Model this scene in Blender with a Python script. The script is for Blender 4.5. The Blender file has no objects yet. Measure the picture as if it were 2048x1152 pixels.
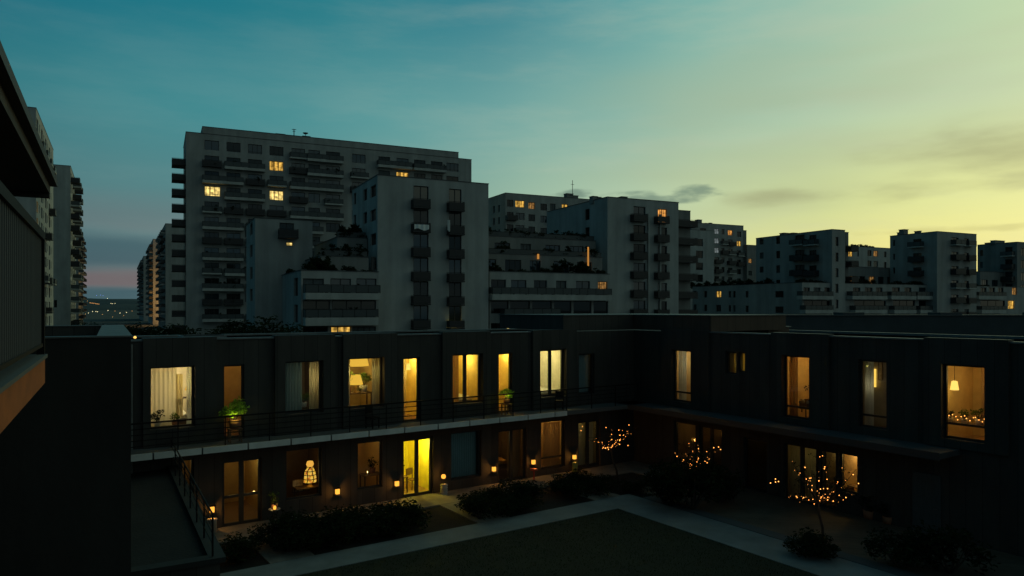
import bpy, bmesh, math, random
from mathutils import Vector, Matrix
random.seed(7)
SC = bpy.context.scene
COL = SC.collection
R = math.radians

# ------------------------------------------------------------------ camera
FPX, CX, HY, CAMZ = 1450.0, 1024.0, 617.0, 8.5      # focal length, centre and horizon row of the 2048 px photograph
cam_data = bpy.data.cameras.new('camera')
cam_data.sensor_width = 36
cam_data.lens = 36 * FPX / 2048
cam_data.shift_y = (HY - 576) / 2048
cam_data.clip_start = 0.1
cam_data.clip_end = 30000
cam = bpy.data.objects.new('camera', cam_data)
COL.objects.link(cam)
cam.location = (0, 0, CAMZ)
cam.rotation_euler = (R(90), 0, 0)
SC.camera = cam
SC.view_settings.view_transform = 'Standard'
SC.view_settings.look = 'None'
SC.view_settings.exposure = 0.0
SC.view_settings.gamma = 1.0

# ------------------------------------------------------------------ world: dusk sky
SKY_GAIN = 1.12
SUN_AZ = 48.0
W = bpy.data.worlds.new('World')
SC.world = W
W.use_nodes = True
wn = W.node_tree
wn.nodes.clear()
def N(t, **k):
    n = wn.nodes.new(t)
    for a, b in k.items(): setattr(n, a, b)
    return n
def L(a, b): wn.links.new(a, b)
def M(op, a, b=None, c=None, clamp=False):
    n = N('ShaderNodeMath', operation=op); n.use_clamp = clamp
    for i, v in enumerate((a, b, c)):
        if v is None: continue
        if isinstance(v, (int, float)): n.inputs[i].default_value = v
        else: L(v, n.inputs[i])
    return n.outputs[0]
def lin(h):
    v = [int(h[i:i+2], 16) / 255 for i in (0, 2, 4)]
    return [x / 12.92 if x <= .04045 else ((x + .055) / 1.055) ** 2.4 for x in v]
def ramp(fac, stops):
    n = N('ShaderNodeValToRGB'); L(fac, n.inputs[0]); el = n.color_ramp.elements
    n.color_ramp.interpolation = 'CARDINAL'
    for i, (p, h) in enumerate(stops):
        e = el[i] if i < 2 else el.new(p)
        e.position = p
        e.color = (*lin(h), 1)
    return n.outputs[0]
def mixc(f, a, b, blend='MIX'):
    n = N('ShaderNodeMix', data_type='RGBA', blend_type=blend)
    if isinstance(f, (int, float)): n.inputs[0].default_value = f
    else: L(f, n.inputs[0])
    for i, v in ((6, a), (7, b)):
        if isinstance(v, (tuple, list)): n.inputs[i].default_value = (*v, 1)
        else: L(v, n.inputs[i])
    return n.outputs[2]
def smooth(v, a, b):
    n = N('ShaderNodeMapRange'); n.interpolation_type = 'SMOOTHSTEP'; n.clamp = True
    L(v, n.inputs[0]); n.inputs[1].default_value = a; n.inputs[2].default_value = b
    return n.outputs[0]
tc = N('ShaderNodeTexCoord')
sep = N('ShaderNodeSeparateXYZ'); L(tc.outputs['Generated'], sep.inputs[0])
azr = M('ARCTAN2', sep.outputs[0], sep.outputs[1])
az = M('MULTIPLY', azr, 180 / math.pi)                     # degrees, 0 ahead, + to the right
af = M('MULTIPLY_ADD', azr, 1 / (2 * math.pi), 0.5)
el = M('MULTIPLY', M('ARCSINE', sep.outputs[2]), 180 / math.pi)
def P(d): return 0.5 + d / 360.0
def row(d): return ramp(af, [(P(k), v) for k, v in d])
r0 = row([(-180, '2d4650'), (-110, '1b4352'), (-60, '2c4b55'), (-32, '5b6468'), (-15, '77867c'), (0, 'a3b285'), (12, 'cfd088'), (25, 'eddc7c'), (38, 'fdee92'), (52, 'fff2a0'), (75, '9c9c7e'), (110, '5d6a66'), (150, '43616b')])
r1 = row([(-180, '2d4751'), (-110, '1a4553'), (-60, '255562'), (-32, '4b7579'), (-15, '5f8886'), (0, '8eac98'), (12, 'b0c29d'), (25, 'cbd495'), (38, 'e2e29b'), (52, 'efe6a4'), (75, '929b82'), (110, '5c6c6a'), (150, '44636d')])
r2 = row([(-180, '2a4550'), (-110, '174452'), (-60, '1a5463'), (-32, '36787f'), (-15, '4b8a8d'), (0, '6f9f99'), (12, '8fb2a0'), (25, 'abc4a6'), (38, 'c2d0a3'), (52, 'd0d39d'), (75, '8a9c86'), (110, '587069'), (150, '40606b')])
r3 = row([(-180, '1c333a'), (-110, '0d323e'), (-60, '0b4a5b'), (-36, '005f73'), (-15, '22737f'), (0, '3c7f89'), (12, '659f9b'), (25, '94b8a2'), (38, 'b6cda2'), (52, 'a8bf95'), (75, '809a86'), (110, '527071'), (150, '2d474d')])
c = mixc(smooth(el, 1.0, 8.5), r0, r1)
c = mixc(smooth(el, 7.5, 15.0), c, r2)
c = mixc(smooth(el, 13.0, 24.0), c, r3)
c = mixc(smooth(el, 30.0, 80.0), c, tuple(lin('1d4852')))
# low bands of cloud on the left horizon
bl = M('MULTIPLY', smooth(az, -12, -22), smooth(az, -60, -40))
nz = N('ShaderNodeTexNoise'); nz.inputs['Scale'].default_value = 6.0; nz.inputs['Detail'].default_value = 4
mp = N('ShaderNodeMapping'); mp.inputs['Scale'].default_value = (1, 1, 7); L(tc.outputs['Generated'], mp.inputs[0]); L(mp.outputs[0], nz.inputs['Vector'])
elw = M('ADD', el, M('MULTIPLY_ADD', nz.outputs[0], 1.0, -0.5))
b1 = M('MULTIPLY', M('MULTIPLY', smooth(elw, 2.4, 3.5), smooth(elw, 5.8, 4.3)), bl)
c = mixc(M('MULTIPLY', b1, 0.62), c, tuple(lin('2c4f5a')))
b2 = M('MULTIPLY', M('MULTIPLY', smooth(elw, 1.2, 1.7), smooth(elw, 3.0, 2.2)), bl)
c = mixc(M('MULTIPLY', b2, 0.65), c, tuple(lin('6c5b5d')))
b3 = M('MULTIPLY', smooth(elw, 1.6, 1.1), bl)
c = mixc(M('MULTIPLY', b3, 0.8), c, tuple(lin('32535c')))
b4 = M('MULTIPLY', M('MULTIPLY', smooth(elw, 5.2, 6.0), smooth(elw, 9.0, 6.5)), bl)
c = mixc(M('MULTIPLY', b4, 0.32), c, tuple(lin('6b6b6c')))
# soft high wisps
nw = N('ShaderNodeTexNoise'); nw.inputs['Scale'].default_value = 3.2; nw.inputs['Detail'].default_value = 6; nw.inputs['Roughness'].default_value = .6
mw = N('ShaderNodeMapping'); mw.inputs['Scale'].default_value = (1.2, 1.2, 6.5); mw.inputs['Rotation'].default_value = (0.0, R(10), 0); L(tc.outputs['Generated'], mw.inputs[0]); L(mw.outputs[0], nw.inputs['Vector'])
wisp = smooth(nw.outputs[0], 0.40, 0.72)
wr = M('MULTIPLY', wisp, smooth(az, -25, 25))
c = mixc(M('MULTIPLY', wisp, 0.07), c, (0.30, 0.38, 0.36))
c = mixc(M('MULTIPLY', wr, 0.20), c, (0.55, 0.56, 0.38))
nv = N('ShaderNodeTexNoise'); nv.inputs['Scale'].default_value = 2.3; nv.inputs['Detail'].default_value = 2.5
mv = N('ShaderNodeMapping'); mv.inputs['Scale'].default_value = (1, 1, 5); mv.inputs['Location'].default_value = (3, 5, 1); mv.inputs['Rotation'].default_value = (0, R(-12), 0); L(tc.outputs['Generated'], mv.inputs[0]); L(mv.outputs[0], nv.inputs['Vector'])
dk = M('MULTIPLY', smooth(nv.outputs[0], 0.42, 0.75), M('MULTIPLY', smooth(az, -5, 20), smooth(el, 24, 14)))
c = mixc(M('MULTIPLY', dk, 0.38), c, tuple(lin('9ea37f')))
# grey-tan cloud bank over the sunset and the small dark clouds above the rooftops
def gauss(ca, wa, ce, we):
    a = M('POWER', M('DIVIDE', M('SUBTRACT', az, ca), wa), 2.0)
    e = M('POWER', M('DIVIDE', M('SUBTRACT', el, ce), we), 2.0)
    return M('EXPONENT', M('MULTIPLY', M('ADD', a, e), -1.0))
nc = N('ShaderNodeTexNoise'); nc.inputs['Scale'].default_value = 5.5; nc.inputs['Detail'].default_value = 5; nc.inputs['Roughness'].default_value = .5
mc = N('ShaderNodeMapping'); mc.inputs['Scale'].default_value = (1, 1, 4.0); L(tc.outputs['Generated'], mc.inputs[0]); L(mc.outputs[0], nc.inputs['Vector'])
g1 = M('MAXIMUM', M('MAXIMUM', gauss(34, 9.0, 10.2, 2.2), M('MULTIPLY', gauss(29, 8, 8.2, 1.1), .85)), M('MULTIPLY', gauss(20, 5, 8.3, 1.0), .8))
k1 = smooth(M('ADD', g1, M('MULTIPLY_ADD', nc.outputs[0], 2.6, -1.3)), 0.15, 1.15)
k1 = M('MULTIPLY', k1, smooth(g1, 0.03, 0.45))
c = mixc(M('MULTIPLY', k1, 0.62), c, tuple(lin('93946f')))
g2 = M('MAXIMUM', M('MAXIMUM', gauss(13.7, 2.3, 8.75, .75), M('MULTIPLY', gauss(10.8, 3.6, 8.5, .55), .95)), M('MULTIPLY', gauss(4.3, 2.0, 9.0, .45), .85))
ns = N('ShaderNodeTexNoise'); ns.inputs['Scale'].default_value = 22.0; ns.inputs['Detail'].default_value = 6
L(mc.outputs[0], ns.inputs['Vector'])
k2 = smooth(M('ADD', g2, M('MULTIPLY_ADD', ns.outputs[0], 2.1, -1.05)), 0.25, 0.95)
k2 = M('MULTIPLY', k2, smooth(g2, 0.05, 0.4))
c = mixc(M('MULTIPLY', k2, 0.72), c, tuple(lin('5f776c')))
g3 = gauss(33, 9, 5.3, .32)
k3 = smooth(M('ADD', g3, M('MULTIPLY_ADD', ns.outputs[0], 1.4, -0.7)), 0.35, 1.0)
c = mixc(M('MULTIPLY', k3, 0.30), c, tuple(lin('a19a62')))
# below the horizon
c = mixc(smooth(el, 0.0, -3.0), c, (0.01, 0.014, 0.016))
bg = N('ShaderNodeBackground'); L(c, bg.inputs[0]); bg.inputs[1].default_value = SKY_GAIN
sky = N('ShaderNodeTexSky', sky_type='NISHITA'); sky.sun_disc = False
sky.sun_elevation = R(0.5); sky.sun_rotation = R(SUN_AZ); sky.air_density = 1.2; sky.dust_density = 1.5
bg2 = N('ShaderNodeBackground'); L(sky.outputs[0], bg2.inputs[0]); bg2.inputs[1].default_value = 0.004
ad = N('ShaderNodeAddShader'); L(bg.outputs[0], ad.inputs[0]); L(bg2.outputs[0], ad.inputs[1])
wo = N('ShaderNodeOutputWorld'); L(ad.outputs[0], wo.inputs[0])

sd = bpy.data.lights.new('sun', 'SUN'); sd.energy = 0.04; sd.angle = R(12); sd.color = (1, .78, .5)
so = bpy.data.objects.new('sun', sd); COL.objects.link(so)
sv = Vector((math.sin(R(SUN_AZ)) * math.cos(R(4)), math.cos(R(SUN_AZ)) * math.cos(R(4)), math.sin(R(4))))
so.rotation_euler = sv.to_track_quat('Z', 'Y').to_euler()

# ------------------------------------------------------------------ materials
MATS = {}
def mat(name, base, rough=.8, noise=None, spec=.5, metallic=0, emit=None, estr=0, bump=None, ior=1.45):
    if name in MATS: return MATS[name]
    m = bpy.data.materials.new(name); m.use_nodes = True
    nt = m.node_tree; b = nt.nodes['Principled BSDF']
    b.inputs['Base Color'].default_value = (*base, 1)
    b.inputs['Roughness'].default_value = rough
    b.inputs['Metallic'].default_value = metallic
    b.inputs['Specular IOR Level'].default_value = spec
    b.inputs['IOR'].default_value = ior
    if emit:
        b.inputs['Emission Color'].default_value = (*emit, 1)
        b.inputs['Emission Strength'].default_value = estr
    if noise or bump:
        t = nt.nodes.new('ShaderNodeTexCoord')
    if noise:                                    # (scale, amount, (sx,sy,sz))
        mp = nt.nodes.new('ShaderNodeMapping'); mp.inputs['Scale'].default_value = noise[2]
        nt.links.new(t.outputs['Object'], mp.inputs[0])
        n1 = nt.nodes.new('ShaderNodeTexNoise'); n1.inputs['Scale'].default_value = noise[0]; n1.inputs['Detail'].default_value = 6; n1.inputs['Roughness'].default_value = .62
        nt.links.new(mp.outputs[0], n1.inputs['Vector'])
        rp = nt.nodes.new('ShaderNodeValToRGB'); a = noise[1]
        rp.color_ramp.elements[0].position = .3; rp.color_ramp.elements[1].position = .7
        rp.color_ramp.elements[0].color = (*[x * (1 - a) for x in base], 1)
        rp.color_ramp.elements[1].color = (*[min(1, x * (1 + a)) for x in base], 1)
        nt.links.new(n1.outputs[0], rp.inputs[0]); nt.links.new(rp.outputs[0], b.inputs['Base Color'])
    if bump:
        n2 = nt.nodes.new('ShaderNodeTexNoise'); n2.inputs['Scale'].default_value = bump[0]; n2.inputs['Detail'].default_value = 4
        nt.links.new(t.outputs['Object'], n2.inputs['Vector'])
        bp = nt.nodes.new('ShaderNodeBump'); bp.inputs['Strength'].default_value = bump[1]; bp.inputs['Distance'].default_value = .03
        nt.links.new(n2.outputs[0], bp.inputs['Height']); nt.links.new(bp.outputs[0], b.inputs['Normal'])
    MATS[name] = m
    return m

def m_plaster(name, base, seam=3.05):
    """painted render: soft blotches, faint vertical run-off streaks and storey joints"""
    m = mat(name, base, .9, (.35, .16, (1, 1, .6)))
    nt = m.node_tree; b = nt.nodes['Principled BSDF']
    src = b.inputs['Base Color'].links[0].from_socket
    t = nt.nodes.new('ShaderNodeTexCoord'); mp = nt.nodes.new('ShaderNodeMapping'); mp.inputs['Scale'].default_value = (.8, .8, .05)
    nt.links.new(t.outputs['Object'], mp.inputs[0])
    n = nt.nodes.new('ShaderNodeTexNoise'); n.inputs['Scale'].default_value = 1.0; n.inputs['Detail'].default_value = 5
    nt.links.new(mp.outputs[0], n.inputs['Vector'])
    rp = nt.nodes.new('ShaderNodeMapRange'); rp.inputs[1].default_value = .3; rp.inputs[2].default_value = .7; rp.inputs[3].default_value = .82; rp.inputs[4].default_value = 1.10
    nt.links.new(n.outputs[0], rp.inputs[0])
    mx = nt.nodes.new('ShaderNodeMix'); mx.data_type = 'RGBA'; mx.blend_type = 'MULTIPLY'; mx.inputs[0].default_value = 1
    nt.links.new(src, mx.inputs[6]); nt.links.new(rp.outputs[0], mx.inputs[7]); nt.links.new(mx.outputs[2], b.inputs['Base Color'])
    return m
def m_clad(name, base, w=.6, axis=0):
    """cladding boards: per-board tone from a stepped coordinate and thin dark joints"""
    m = mat(name, base, .7, (1.2, .25, (1, 1, .25)), spec=.3)
    nt = m.node_tree; b = nt.nodes['Principled BSDF']; src = b.inputs['Base Color'].links[0].from_socket
    t = nt.nodes.new('ShaderNodeTexCoord'); s = nt.nodes.new('ShaderNodeSeparateXYZ'); nt.links.new(t.outputs['Object'], s.inputs[0])
    ad = nt.nodes.new('ShaderNodeMath'); ad.operation = 'ADD'; nt.links.new(s.outputs[0], ad.inputs[0]); nt.links.new(s.outputs[1], ad.inputs[1])
    sn = nt.nodes.new('ShaderNodeMath'); sn.operation = 'DIVIDE'; nt.links.new(ad.outputs[0], sn.inputs[0]); sn.inputs[1].default_value = w
    fl = nt.nodes.new('ShaderNodeMath'); fl.operation = 'FLOOR'; nt.links.new(sn.outputs[0], fl.inputs[0])
    wn_ = nt.nodes.new('ShaderNodeTexWhiteNoise'); wn_.noise_dimensions = '1D'; nt.links.new(fl.outputs[0], wn_.inputs['W'])
    mr = nt.nodes.new('ShaderNodeMapRange'); mr.inputs[3].default_value = .88; mr.inputs[4].default_value = 1.12; nt.links.new(wn_.outputs[0], mr.inputs[0])
    fr = nt.nodes.new('ShaderNodeMath'); fr.operation = 'FRACT'; nt.links.new(sn.outputs[0], fr.inputs[0])
    gt = nt.nodes.new('ShaderNodeMath'); gt.operation = 'GREATER_THAN'; gt.inputs[1].default_value = .02; nt.links.new(fr.outputs[0], gt.inputs[0])
    mu = nt.nodes.new('ShaderNodeMath'); mu.operation = 'MULTIPLY'; nt.links.new(mr.outputs[0], mu.inputs[0]); nt.links.new(gt.outputs[0], mu.inputs[1])
    mx = nt.nodes.new('ShaderNodeMix'); mx.data_type = 'RGBA'; mx.blend_type = 'MULTIPLY'; mx.inputs[0].default_value = 1
    nt.links.new(src, mx.inputs[6]); nt.links.new(mu.outputs[0], mx.inputs[7]); nt.links.new(mx.outputs[2], b.inputs['Base Color'])
    return m
def m_glass(name, refl=.10, tint=(.9, .95, .95)):
    """clear pane: see-through with a weak mirror of the sky"""
    m = bpy.data.materials.new(name); m.use_nodes = True; nt = m.node_tree; nt.nodes.clear()
    tr = nt.nodes.new('ShaderNodeBsdfTransparent'); tr.inputs[0].default_value = (*tint, 1)
    gl = nt.nodes.new('ShaderNodeBsdfGlossy'); gl.inputs['Roughness'].default_value = .02
    mx = nt.nodes.new('ShaderNodeMixShader'); lw = nt.nodes.new('ShaderNodeFresnel'); lw.inputs[0].default_value = 1.45
    mu = nt.nodes.new('ShaderNodeMath'); mu.operation = 'ADD'; mu.inputs[1].default_value = refl - .04; mu.use_clamp = True
    nt.links.new(lw.outputs[0], mu.inputs[0]); nt.links.new(mu.outputs[0], mx.inputs[0])
    nt.links.new(tr.outputs[0], mx.inputs[1]); nt.links.new(gl.outputs[0], mx.inputs[2])
    o = nt.nodes.new('ShaderNodeOutputMaterial'); nt.links.new(mx.outputs[0], o.inputs[0])
    return m
def m_cloth(name, col, trans=.5):
    m = bpy.data.materials.new(name); m.use_nodes = True; nt = m.node_tree; nt.nodes.clear()
    d = nt.nodes.new('ShaderNodeBsdfDiffuse'); d.inputs[0].default_value = (*col, 1)
    t = nt.nodes.new('ShaderNodeBsdfTranslucent'); t.inputs[0].default_value = (*col, 1)
    mx = nt.nodes.new('ShaderNodeMixShader'); mx.inputs[0].default_value = trans
    nt.links.new(d.outputs[0], mx.inputs[1]); nt.links.new(t.outputs[0], mx.inputs[2])
    o = nt.nodes.new('ShaderNodeOutputMaterial'); nt.links.new(mx.outputs[0], o.inputs[0])
    return m
def m_leaf(name, col):
    m = bpy.data.materials.new(name); m.use_nodes = True; nt = m.node_tree; nt.nodes.clear()
    g = nt.nodes.new('ShaderNodeNewGeometry'); mr = nt.nodes.new('ShaderNodeMapRange'); mr.inputs[3].default_value = .55; mr.inputs[4].default_value = 1.5
    nt.links.new(g.outputs['Random Per Island'], mr.inputs[0])
    mc = nt.nodes.new('ShaderNodeMix'); mc.data_type = 'RGBA'; mc.blend_type = 'MULTIPLY'; mc.inputs[0].default_value = 1; mc.inputs[6].default_value = (*col, 1); nt.links.new(mr.outputs[0], mc.inputs[7])
    d = nt.nodes.new('ShaderNodeBsdfDiffuse'); t = nt.nodes.new('ShaderNodeBsdfTranslucent')
    nt.links.new(mc.outputs[2], d.inputs[0]); nt.links.new(mc.outputs[2], t.inputs[0])
    mx = nt.nodes.new('ShaderNodeMixShader'); mx.inputs[0].default_value = .35
    nt.links.new(d.outputs[0], mx.inputs[1]); nt.links.new(t.outputs[0], mx.inputs[2])
    o = nt.nodes.new('ShaderNodeOutputMaterial'); nt.links.new(mx.outputs[0], o.inputs[0])
    return m
def m_emit(name, col, s):
    m = bpy.data.materials.new(name); m.use_nodes = True; nt = m.node_tree; nt.nodes.clear()
    e = nt.nodes.new('ShaderNodeEmission'); e.inputs[0].default_value = (*col, 1); e.inputs[1].default_value = s
    o = nt.nodes.new('ShaderNodeOutputMaterial'); nt.links.new(e.outputs[0], o.inputs[0])
    return m
def m_litpane(name, col, s, seed):
    """far window with a lamp on behind a curtain: pleats, a dark gap and furniture shapes in the lower half"""
    m = bpy.data.materials.new(name); m.use_nodes = True; nt = m.node_tree; nt.nodes.clear()
    t = nt.nodes.new('ShaderNodeTexCoord')
    mp = nt.nodes.new('ShaderNodeMapping'); mp.inputs['Scale'].default_value = (5.5, 1, .35); mp.inputs['Location'].default_value = (seed * 3.7, 0, 0)
    nt.links.new(t.outputs['Object'], mp.inputs[0])
    n = nt.nodes.new('ShaderNodeTexNoise'); n.inputs['Scale'].default_value = .8; n.inputs['Detail'].default_value = 3
    nt.links.new(mp.outputs[0], n.inputs['Vector'])
    n2 = nt.nodes.new('ShaderNodeTexNoise'); n2.inputs['Scale'].default_value = 1.7; n2.inputs['Detail'].default_value = 2
    mp2 = nt.nodes.new('ShaderNodeMapping'); mp2.inputs['Location'].default_value = (seed * 1.9, seed, 0); nt.links.new(t.outputs['Object'], mp2.inputs[0]); nt.links.new(mp2.outputs[0], n2.inputs['Vector'])
    r = nt.nodes.new('ShaderNodeMapRange'); r.inputs[1].default_value = .35; r.inputs[2].default_value = .65; r.inputs[3].default_value = .55; r.inputs[4].default_value = 1.25; nt.links.new(n.outputs[0], r.inputs[0])
    r2 = nt.nodes.new('ShaderNodeMapRange'); r2.inputs[1].default_value = .36; r2.inputs[2].default_value = .62; r2.inputs[3].default_value = .30; r2.inputs[4].default_value = 1.15; nt.links.new(n2.outputs[0], r2.inputs[0])
    mu = nt.nodes.new('ShaderNodeMath'); mu.operation = 'MULTIPLY'; nt.links.new(r.outputs[0], mu.inputs[0]); nt.links.new(r2.outputs[0], mu.inputs[1])
    m2 = nt.nodes.new('ShaderNodeMath'); m2.operation = 'MULTIPLY'; nt.links.new(mu.outputs[0], m2.inputs[0]); m2.inputs[1].default_value = s
    e = nt.nodes.new('ShaderNodeEmission'); e.inputs[0].default_value = (*col, 1); nt.links.new(m2.outputs[0], e.inputs[1])
    o = nt.nodes.new('ShaderNodeOutputMaterial'); nt.links.new(e.outputs[0], o.inputs[0])
    return m

PL = [m_plaster('grey_render', (.33, .33, .315)), m_plaster('pale_render', (.375, .38, .365)), m_plaster('dark_render', (.22, .22, .21))]
BAND = m_plaster('band_render', (.40, .395, .37))
CLAD = m_clad('dark_cladding', (.050, .045, .041), .55)
CLADB = m_clad('brown_cladding', (.075, .05, .038), .6)
BLACKM = mat('black_metal', (.007, .007, .007), .55, spec=.2)
GREYM = mat('zinc_coping', (.15, .16, .165), .5, (2, .3, (1, 1, 1)), metallic=.3)
DARKCOP = mat('dark_coping', (.05, .055, .06), .6)
FRAME = mat('window_frame_dark', (.02, .021, .022), .5)
ROOFM = mat('roof_membrane', (.035, .036, .037), .95, (1.5, .3, (1, 1, 1)))
PANELD = mat('balcony_panel_dark', (.03, .027, .028), .6)
GLD = [mat('pane_dark', (.004, .006, .007), .05, spec=.5, ior=1.45), mat('pane_sky_tint', (.010, .026, .036), .06, spec=.6, ior=1.6), mat('pane_mid', (.008, .013, .015), .12, spec=.5, ior=1.5), mat('pane_blind', (.06, .075, .08), .5, spec=.6, noise=(3, .3, (1, 1, 4)))]  # second pane: bluish sky reflection put into the base colour
GLASS = m_glass('clear_glass')
GLASSD = m_glass('balustrade_glass', .05, (.55, .6, .6))
RAILG = mat('balustrade_dark', (.06, .068, .07), .5)
LITW = [m_litpane('lit_amber', (1, .56, .10), .85, 1), m_litpane('lit_yellow', (1, .72, .22), 1.15, 2), m_litpane('lit_dim', (1, .5, .14), .32, 3), m_litpane('lit_orange', (1, .42, .09), .8, 4), m_litpane('lit_cool', (.75, .9, .9), .25, 5)]
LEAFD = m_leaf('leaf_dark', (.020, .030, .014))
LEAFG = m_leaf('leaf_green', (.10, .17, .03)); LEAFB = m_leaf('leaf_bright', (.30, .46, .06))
BARK = mat('bark', (.05, .038, .028), .9, (8, .4, (1, 1, .3)))
WHITE = mat('white_cloth', (.75, .76, .74), .8)
CONC = mat('concrete', (.22, .23, .235), .85, (1.1, .2, (1, 1, 1)), bump=(30, .3))

# ------------------------------------------------------------------ object helpers
def tag(o, label=None, cat=None, group=None, kind=None):
    if label: o['label'] = label
    if cat: o['category'] = cat
    if group: o['group'] = group
    if kind: o['kind'] = kind
    return o
def empty(name, loc, rz=0, label=None, cat=None, group=None):
    o = bpy.data.objects.new(name, None); o.empty_display_size = .3
    COL.objects.link(o); o.location = loc; o.rotation_euler = (0, 0, rz)
    return tag(o, label, cat, group)
class MB:
    """mesh collector: boxes, quads and tubes with material slots"""
    def __init__(s): s.v = []; s.f = []; s.m = []; s.mats = []
    def mi(s, m):
        if m not in s.mats: s.mats.append(m)
        return s.mats.index(m)
    def quad(s, pts, m):
        i = len(s.v); s.v += [tuple(p) for p in pts]; s.f.append(tuple(range(i, i + len(pts)))); s.m.append(s.mi(m))
    def box(s, x0, x1, y0, y1, z0, z1, m, skip=''):
        x0, x1 = min(x0, x1), max(x0, x1); y0, y1 = min(y0, y1), max(y0, y1); z0, z1 = min(z0, z1), max(z0, z1)
        i = len(s.v)
        s.v += [(x0, y0, z0), (x1, y0, z0), (x1, y1, z0), (x0, y1, z0), (x0, y0, z1), (x1, y0, z1), (x1, y1, z1), (x0, y1, z1)]
        for k, q in (('b', (3, 2, 1, 0)), ('t', (4, 5, 6, 7)), ('f', (0, 1, 5, 4)), ('r', (1, 2, 6, 5)), ('k', (2, 3, 7, 6)), ('l', (3, 0, 4, 7))):
            if k in skip: continue
            s.f.append(tuple(i + j for j in q)); s.m.append(s.mi(m))
    def tube(s, pts, rads, m, n=6, cap=True):
        pts = [Vector(p) for p in pts]
        if isinstance(rads, (int, float)): rads = [rads] * len(pts)
        base = len(s.v); k = s.mi(m)
        for j, p in enumerate(pts):
            d = (pts[min(j + 1, len(pts) - 1)] - pts[max(j - 1, 0)]).normalized()
            u = d.orthogonal().normalized() if abs(d.z) < .95 else Vector((1, 0, 0))
            u = (u - d * u.dot(d)).normalized(); w = d.cross(u)
            for q in range(n):
                a = 2 * math.pi * q / n
                s.v.append(tuple(p + (u * math.cos(a) + w * math.sin(a)) * rads[j]))
        for j in range(len(pts) - 1):
            for q in range(n):
                a = base + j * n + q; b = base + j * n + (q + 1) % n
                s.f.append((a, b, b + n, a + n)); s.m.append(k)
        if cap:
            s.f.append(tuple(base + q for q in range(n))[::-1]); s.m.append(k)
            e = base + (len(pts) - 1) * n
            s.f.append(tuple(e + q for q in range(n))); s.m.append(k)
    def lathe(s, prof, m, n=16, c=(0, 0, 0)):
        base = len(s.v); k = s.mi(m)
        for r, z in prof:
            for q in range(n):
                a = 2 * math.pi * q / n; s.v.append((c[0] + r * math.cos(a), c[1] + r * math.sin(a), c[2] + z))
        for j in range(len(prof) - 1):
            for q in range(n):
                a = base + j * n + q; b = base + j * n + (q + 1) % n
                s.f.append((a, b, b + n, a + n)); s.m.append(k)
    def mesh(s, name):
        me = bpy.data.meshes.new(name); me.from_pydata(s.v, [], s.f)
        for m in s.mats: me.materials.append(m)
        me.polygons.foreach_set('material_index', s.m); me.update()
        return me
    def build(s, name, parent=None, loc=(0, 0, 0), rz=0, smooth=False):
        me = s.mesh(name)
        if smooth: me.polygons.foreach_set('use_smooth', [True] * len(me.polygons))
        return link(name, me, parent, loc, rz)
def link(name, me, parent=None, loc=(0, 0, 0), rz=0):
    o = bpy.data.objects.new(name, me); COL.objects.link(o)
    o.location = loc; o.rotation_euler = (0, 0, rz)
    if parent: o.parent = parent
    return o
def copy_tree(o, parent=None):
    c = o.copy(); COL.objects.link(c)
    if parent: c.parent = parent; c.matrix_parent_inverse = o.matrix_parent_inverse.copy()
    for ch in list(o.children): copy_tree(ch, c)
    return c
def at(px, py, Y):
    return Vector(((px - CX) / FPX * Y, Y, CAMZ + (HY - py) / FPX * Y))
def ground(px, py, z=0.0):
    Y = (CAMZ - z) * FPX / (py - HY)
    return Vector(((px - CX) / FPX * Y, Y, z))
def ptlight(name, loc, col, watt, rad=.1, parent=None):
    d = bpy.data.lights.new(name, 'POINT'); d.color = col; d.energy = watt; d.shadow_soft_size = rad
    o = bpy.data.objects.new(name, d); COL.objects.link(o); o.location = loc
    if parent: o.parent = parent
    return o

def m_stained(name):
    m = bpy.data.materials.new(name); m.use_nodes = True; nt = m.node_tree; nt.nodes.clear()
    t = nt.nodes.new('ShaderNodeTexCoord'); v = nt.nodes.new('ShaderNodeTexVoronoi'); v.inputs['Scale'].default_value = 11; nt.links.new(t.outputs['Object'], v.inputs['Vector'])
    r = nt.nodes.new('ShaderNodeValToRGB'); r.color_ramp.interpolation = 'CONSTANT'; e = r.color_ramp.elements
    e[0].color = (1, .52, .05, 1); e[1].position = .45; e[1].color = (.75, .25, .03, 1); q = e.new(.7); q.color = (1, .6, .1, 1); q = e.new(.88); q.color = (.55, .10, .02, 1)
    nt.links.new(v.outputs['Color'], r.inputs[0]); em = nt.nodes.new('ShaderNodeEmission'); em.inputs[1].default_value = .95; nt.links.new(r.outputs[0], em.inputs[0])
    o = nt.nodes.new('ShaderNodeOutputMaterial'); nt.links.new(em.outputs[0], o.inputs[0]); return m
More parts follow.
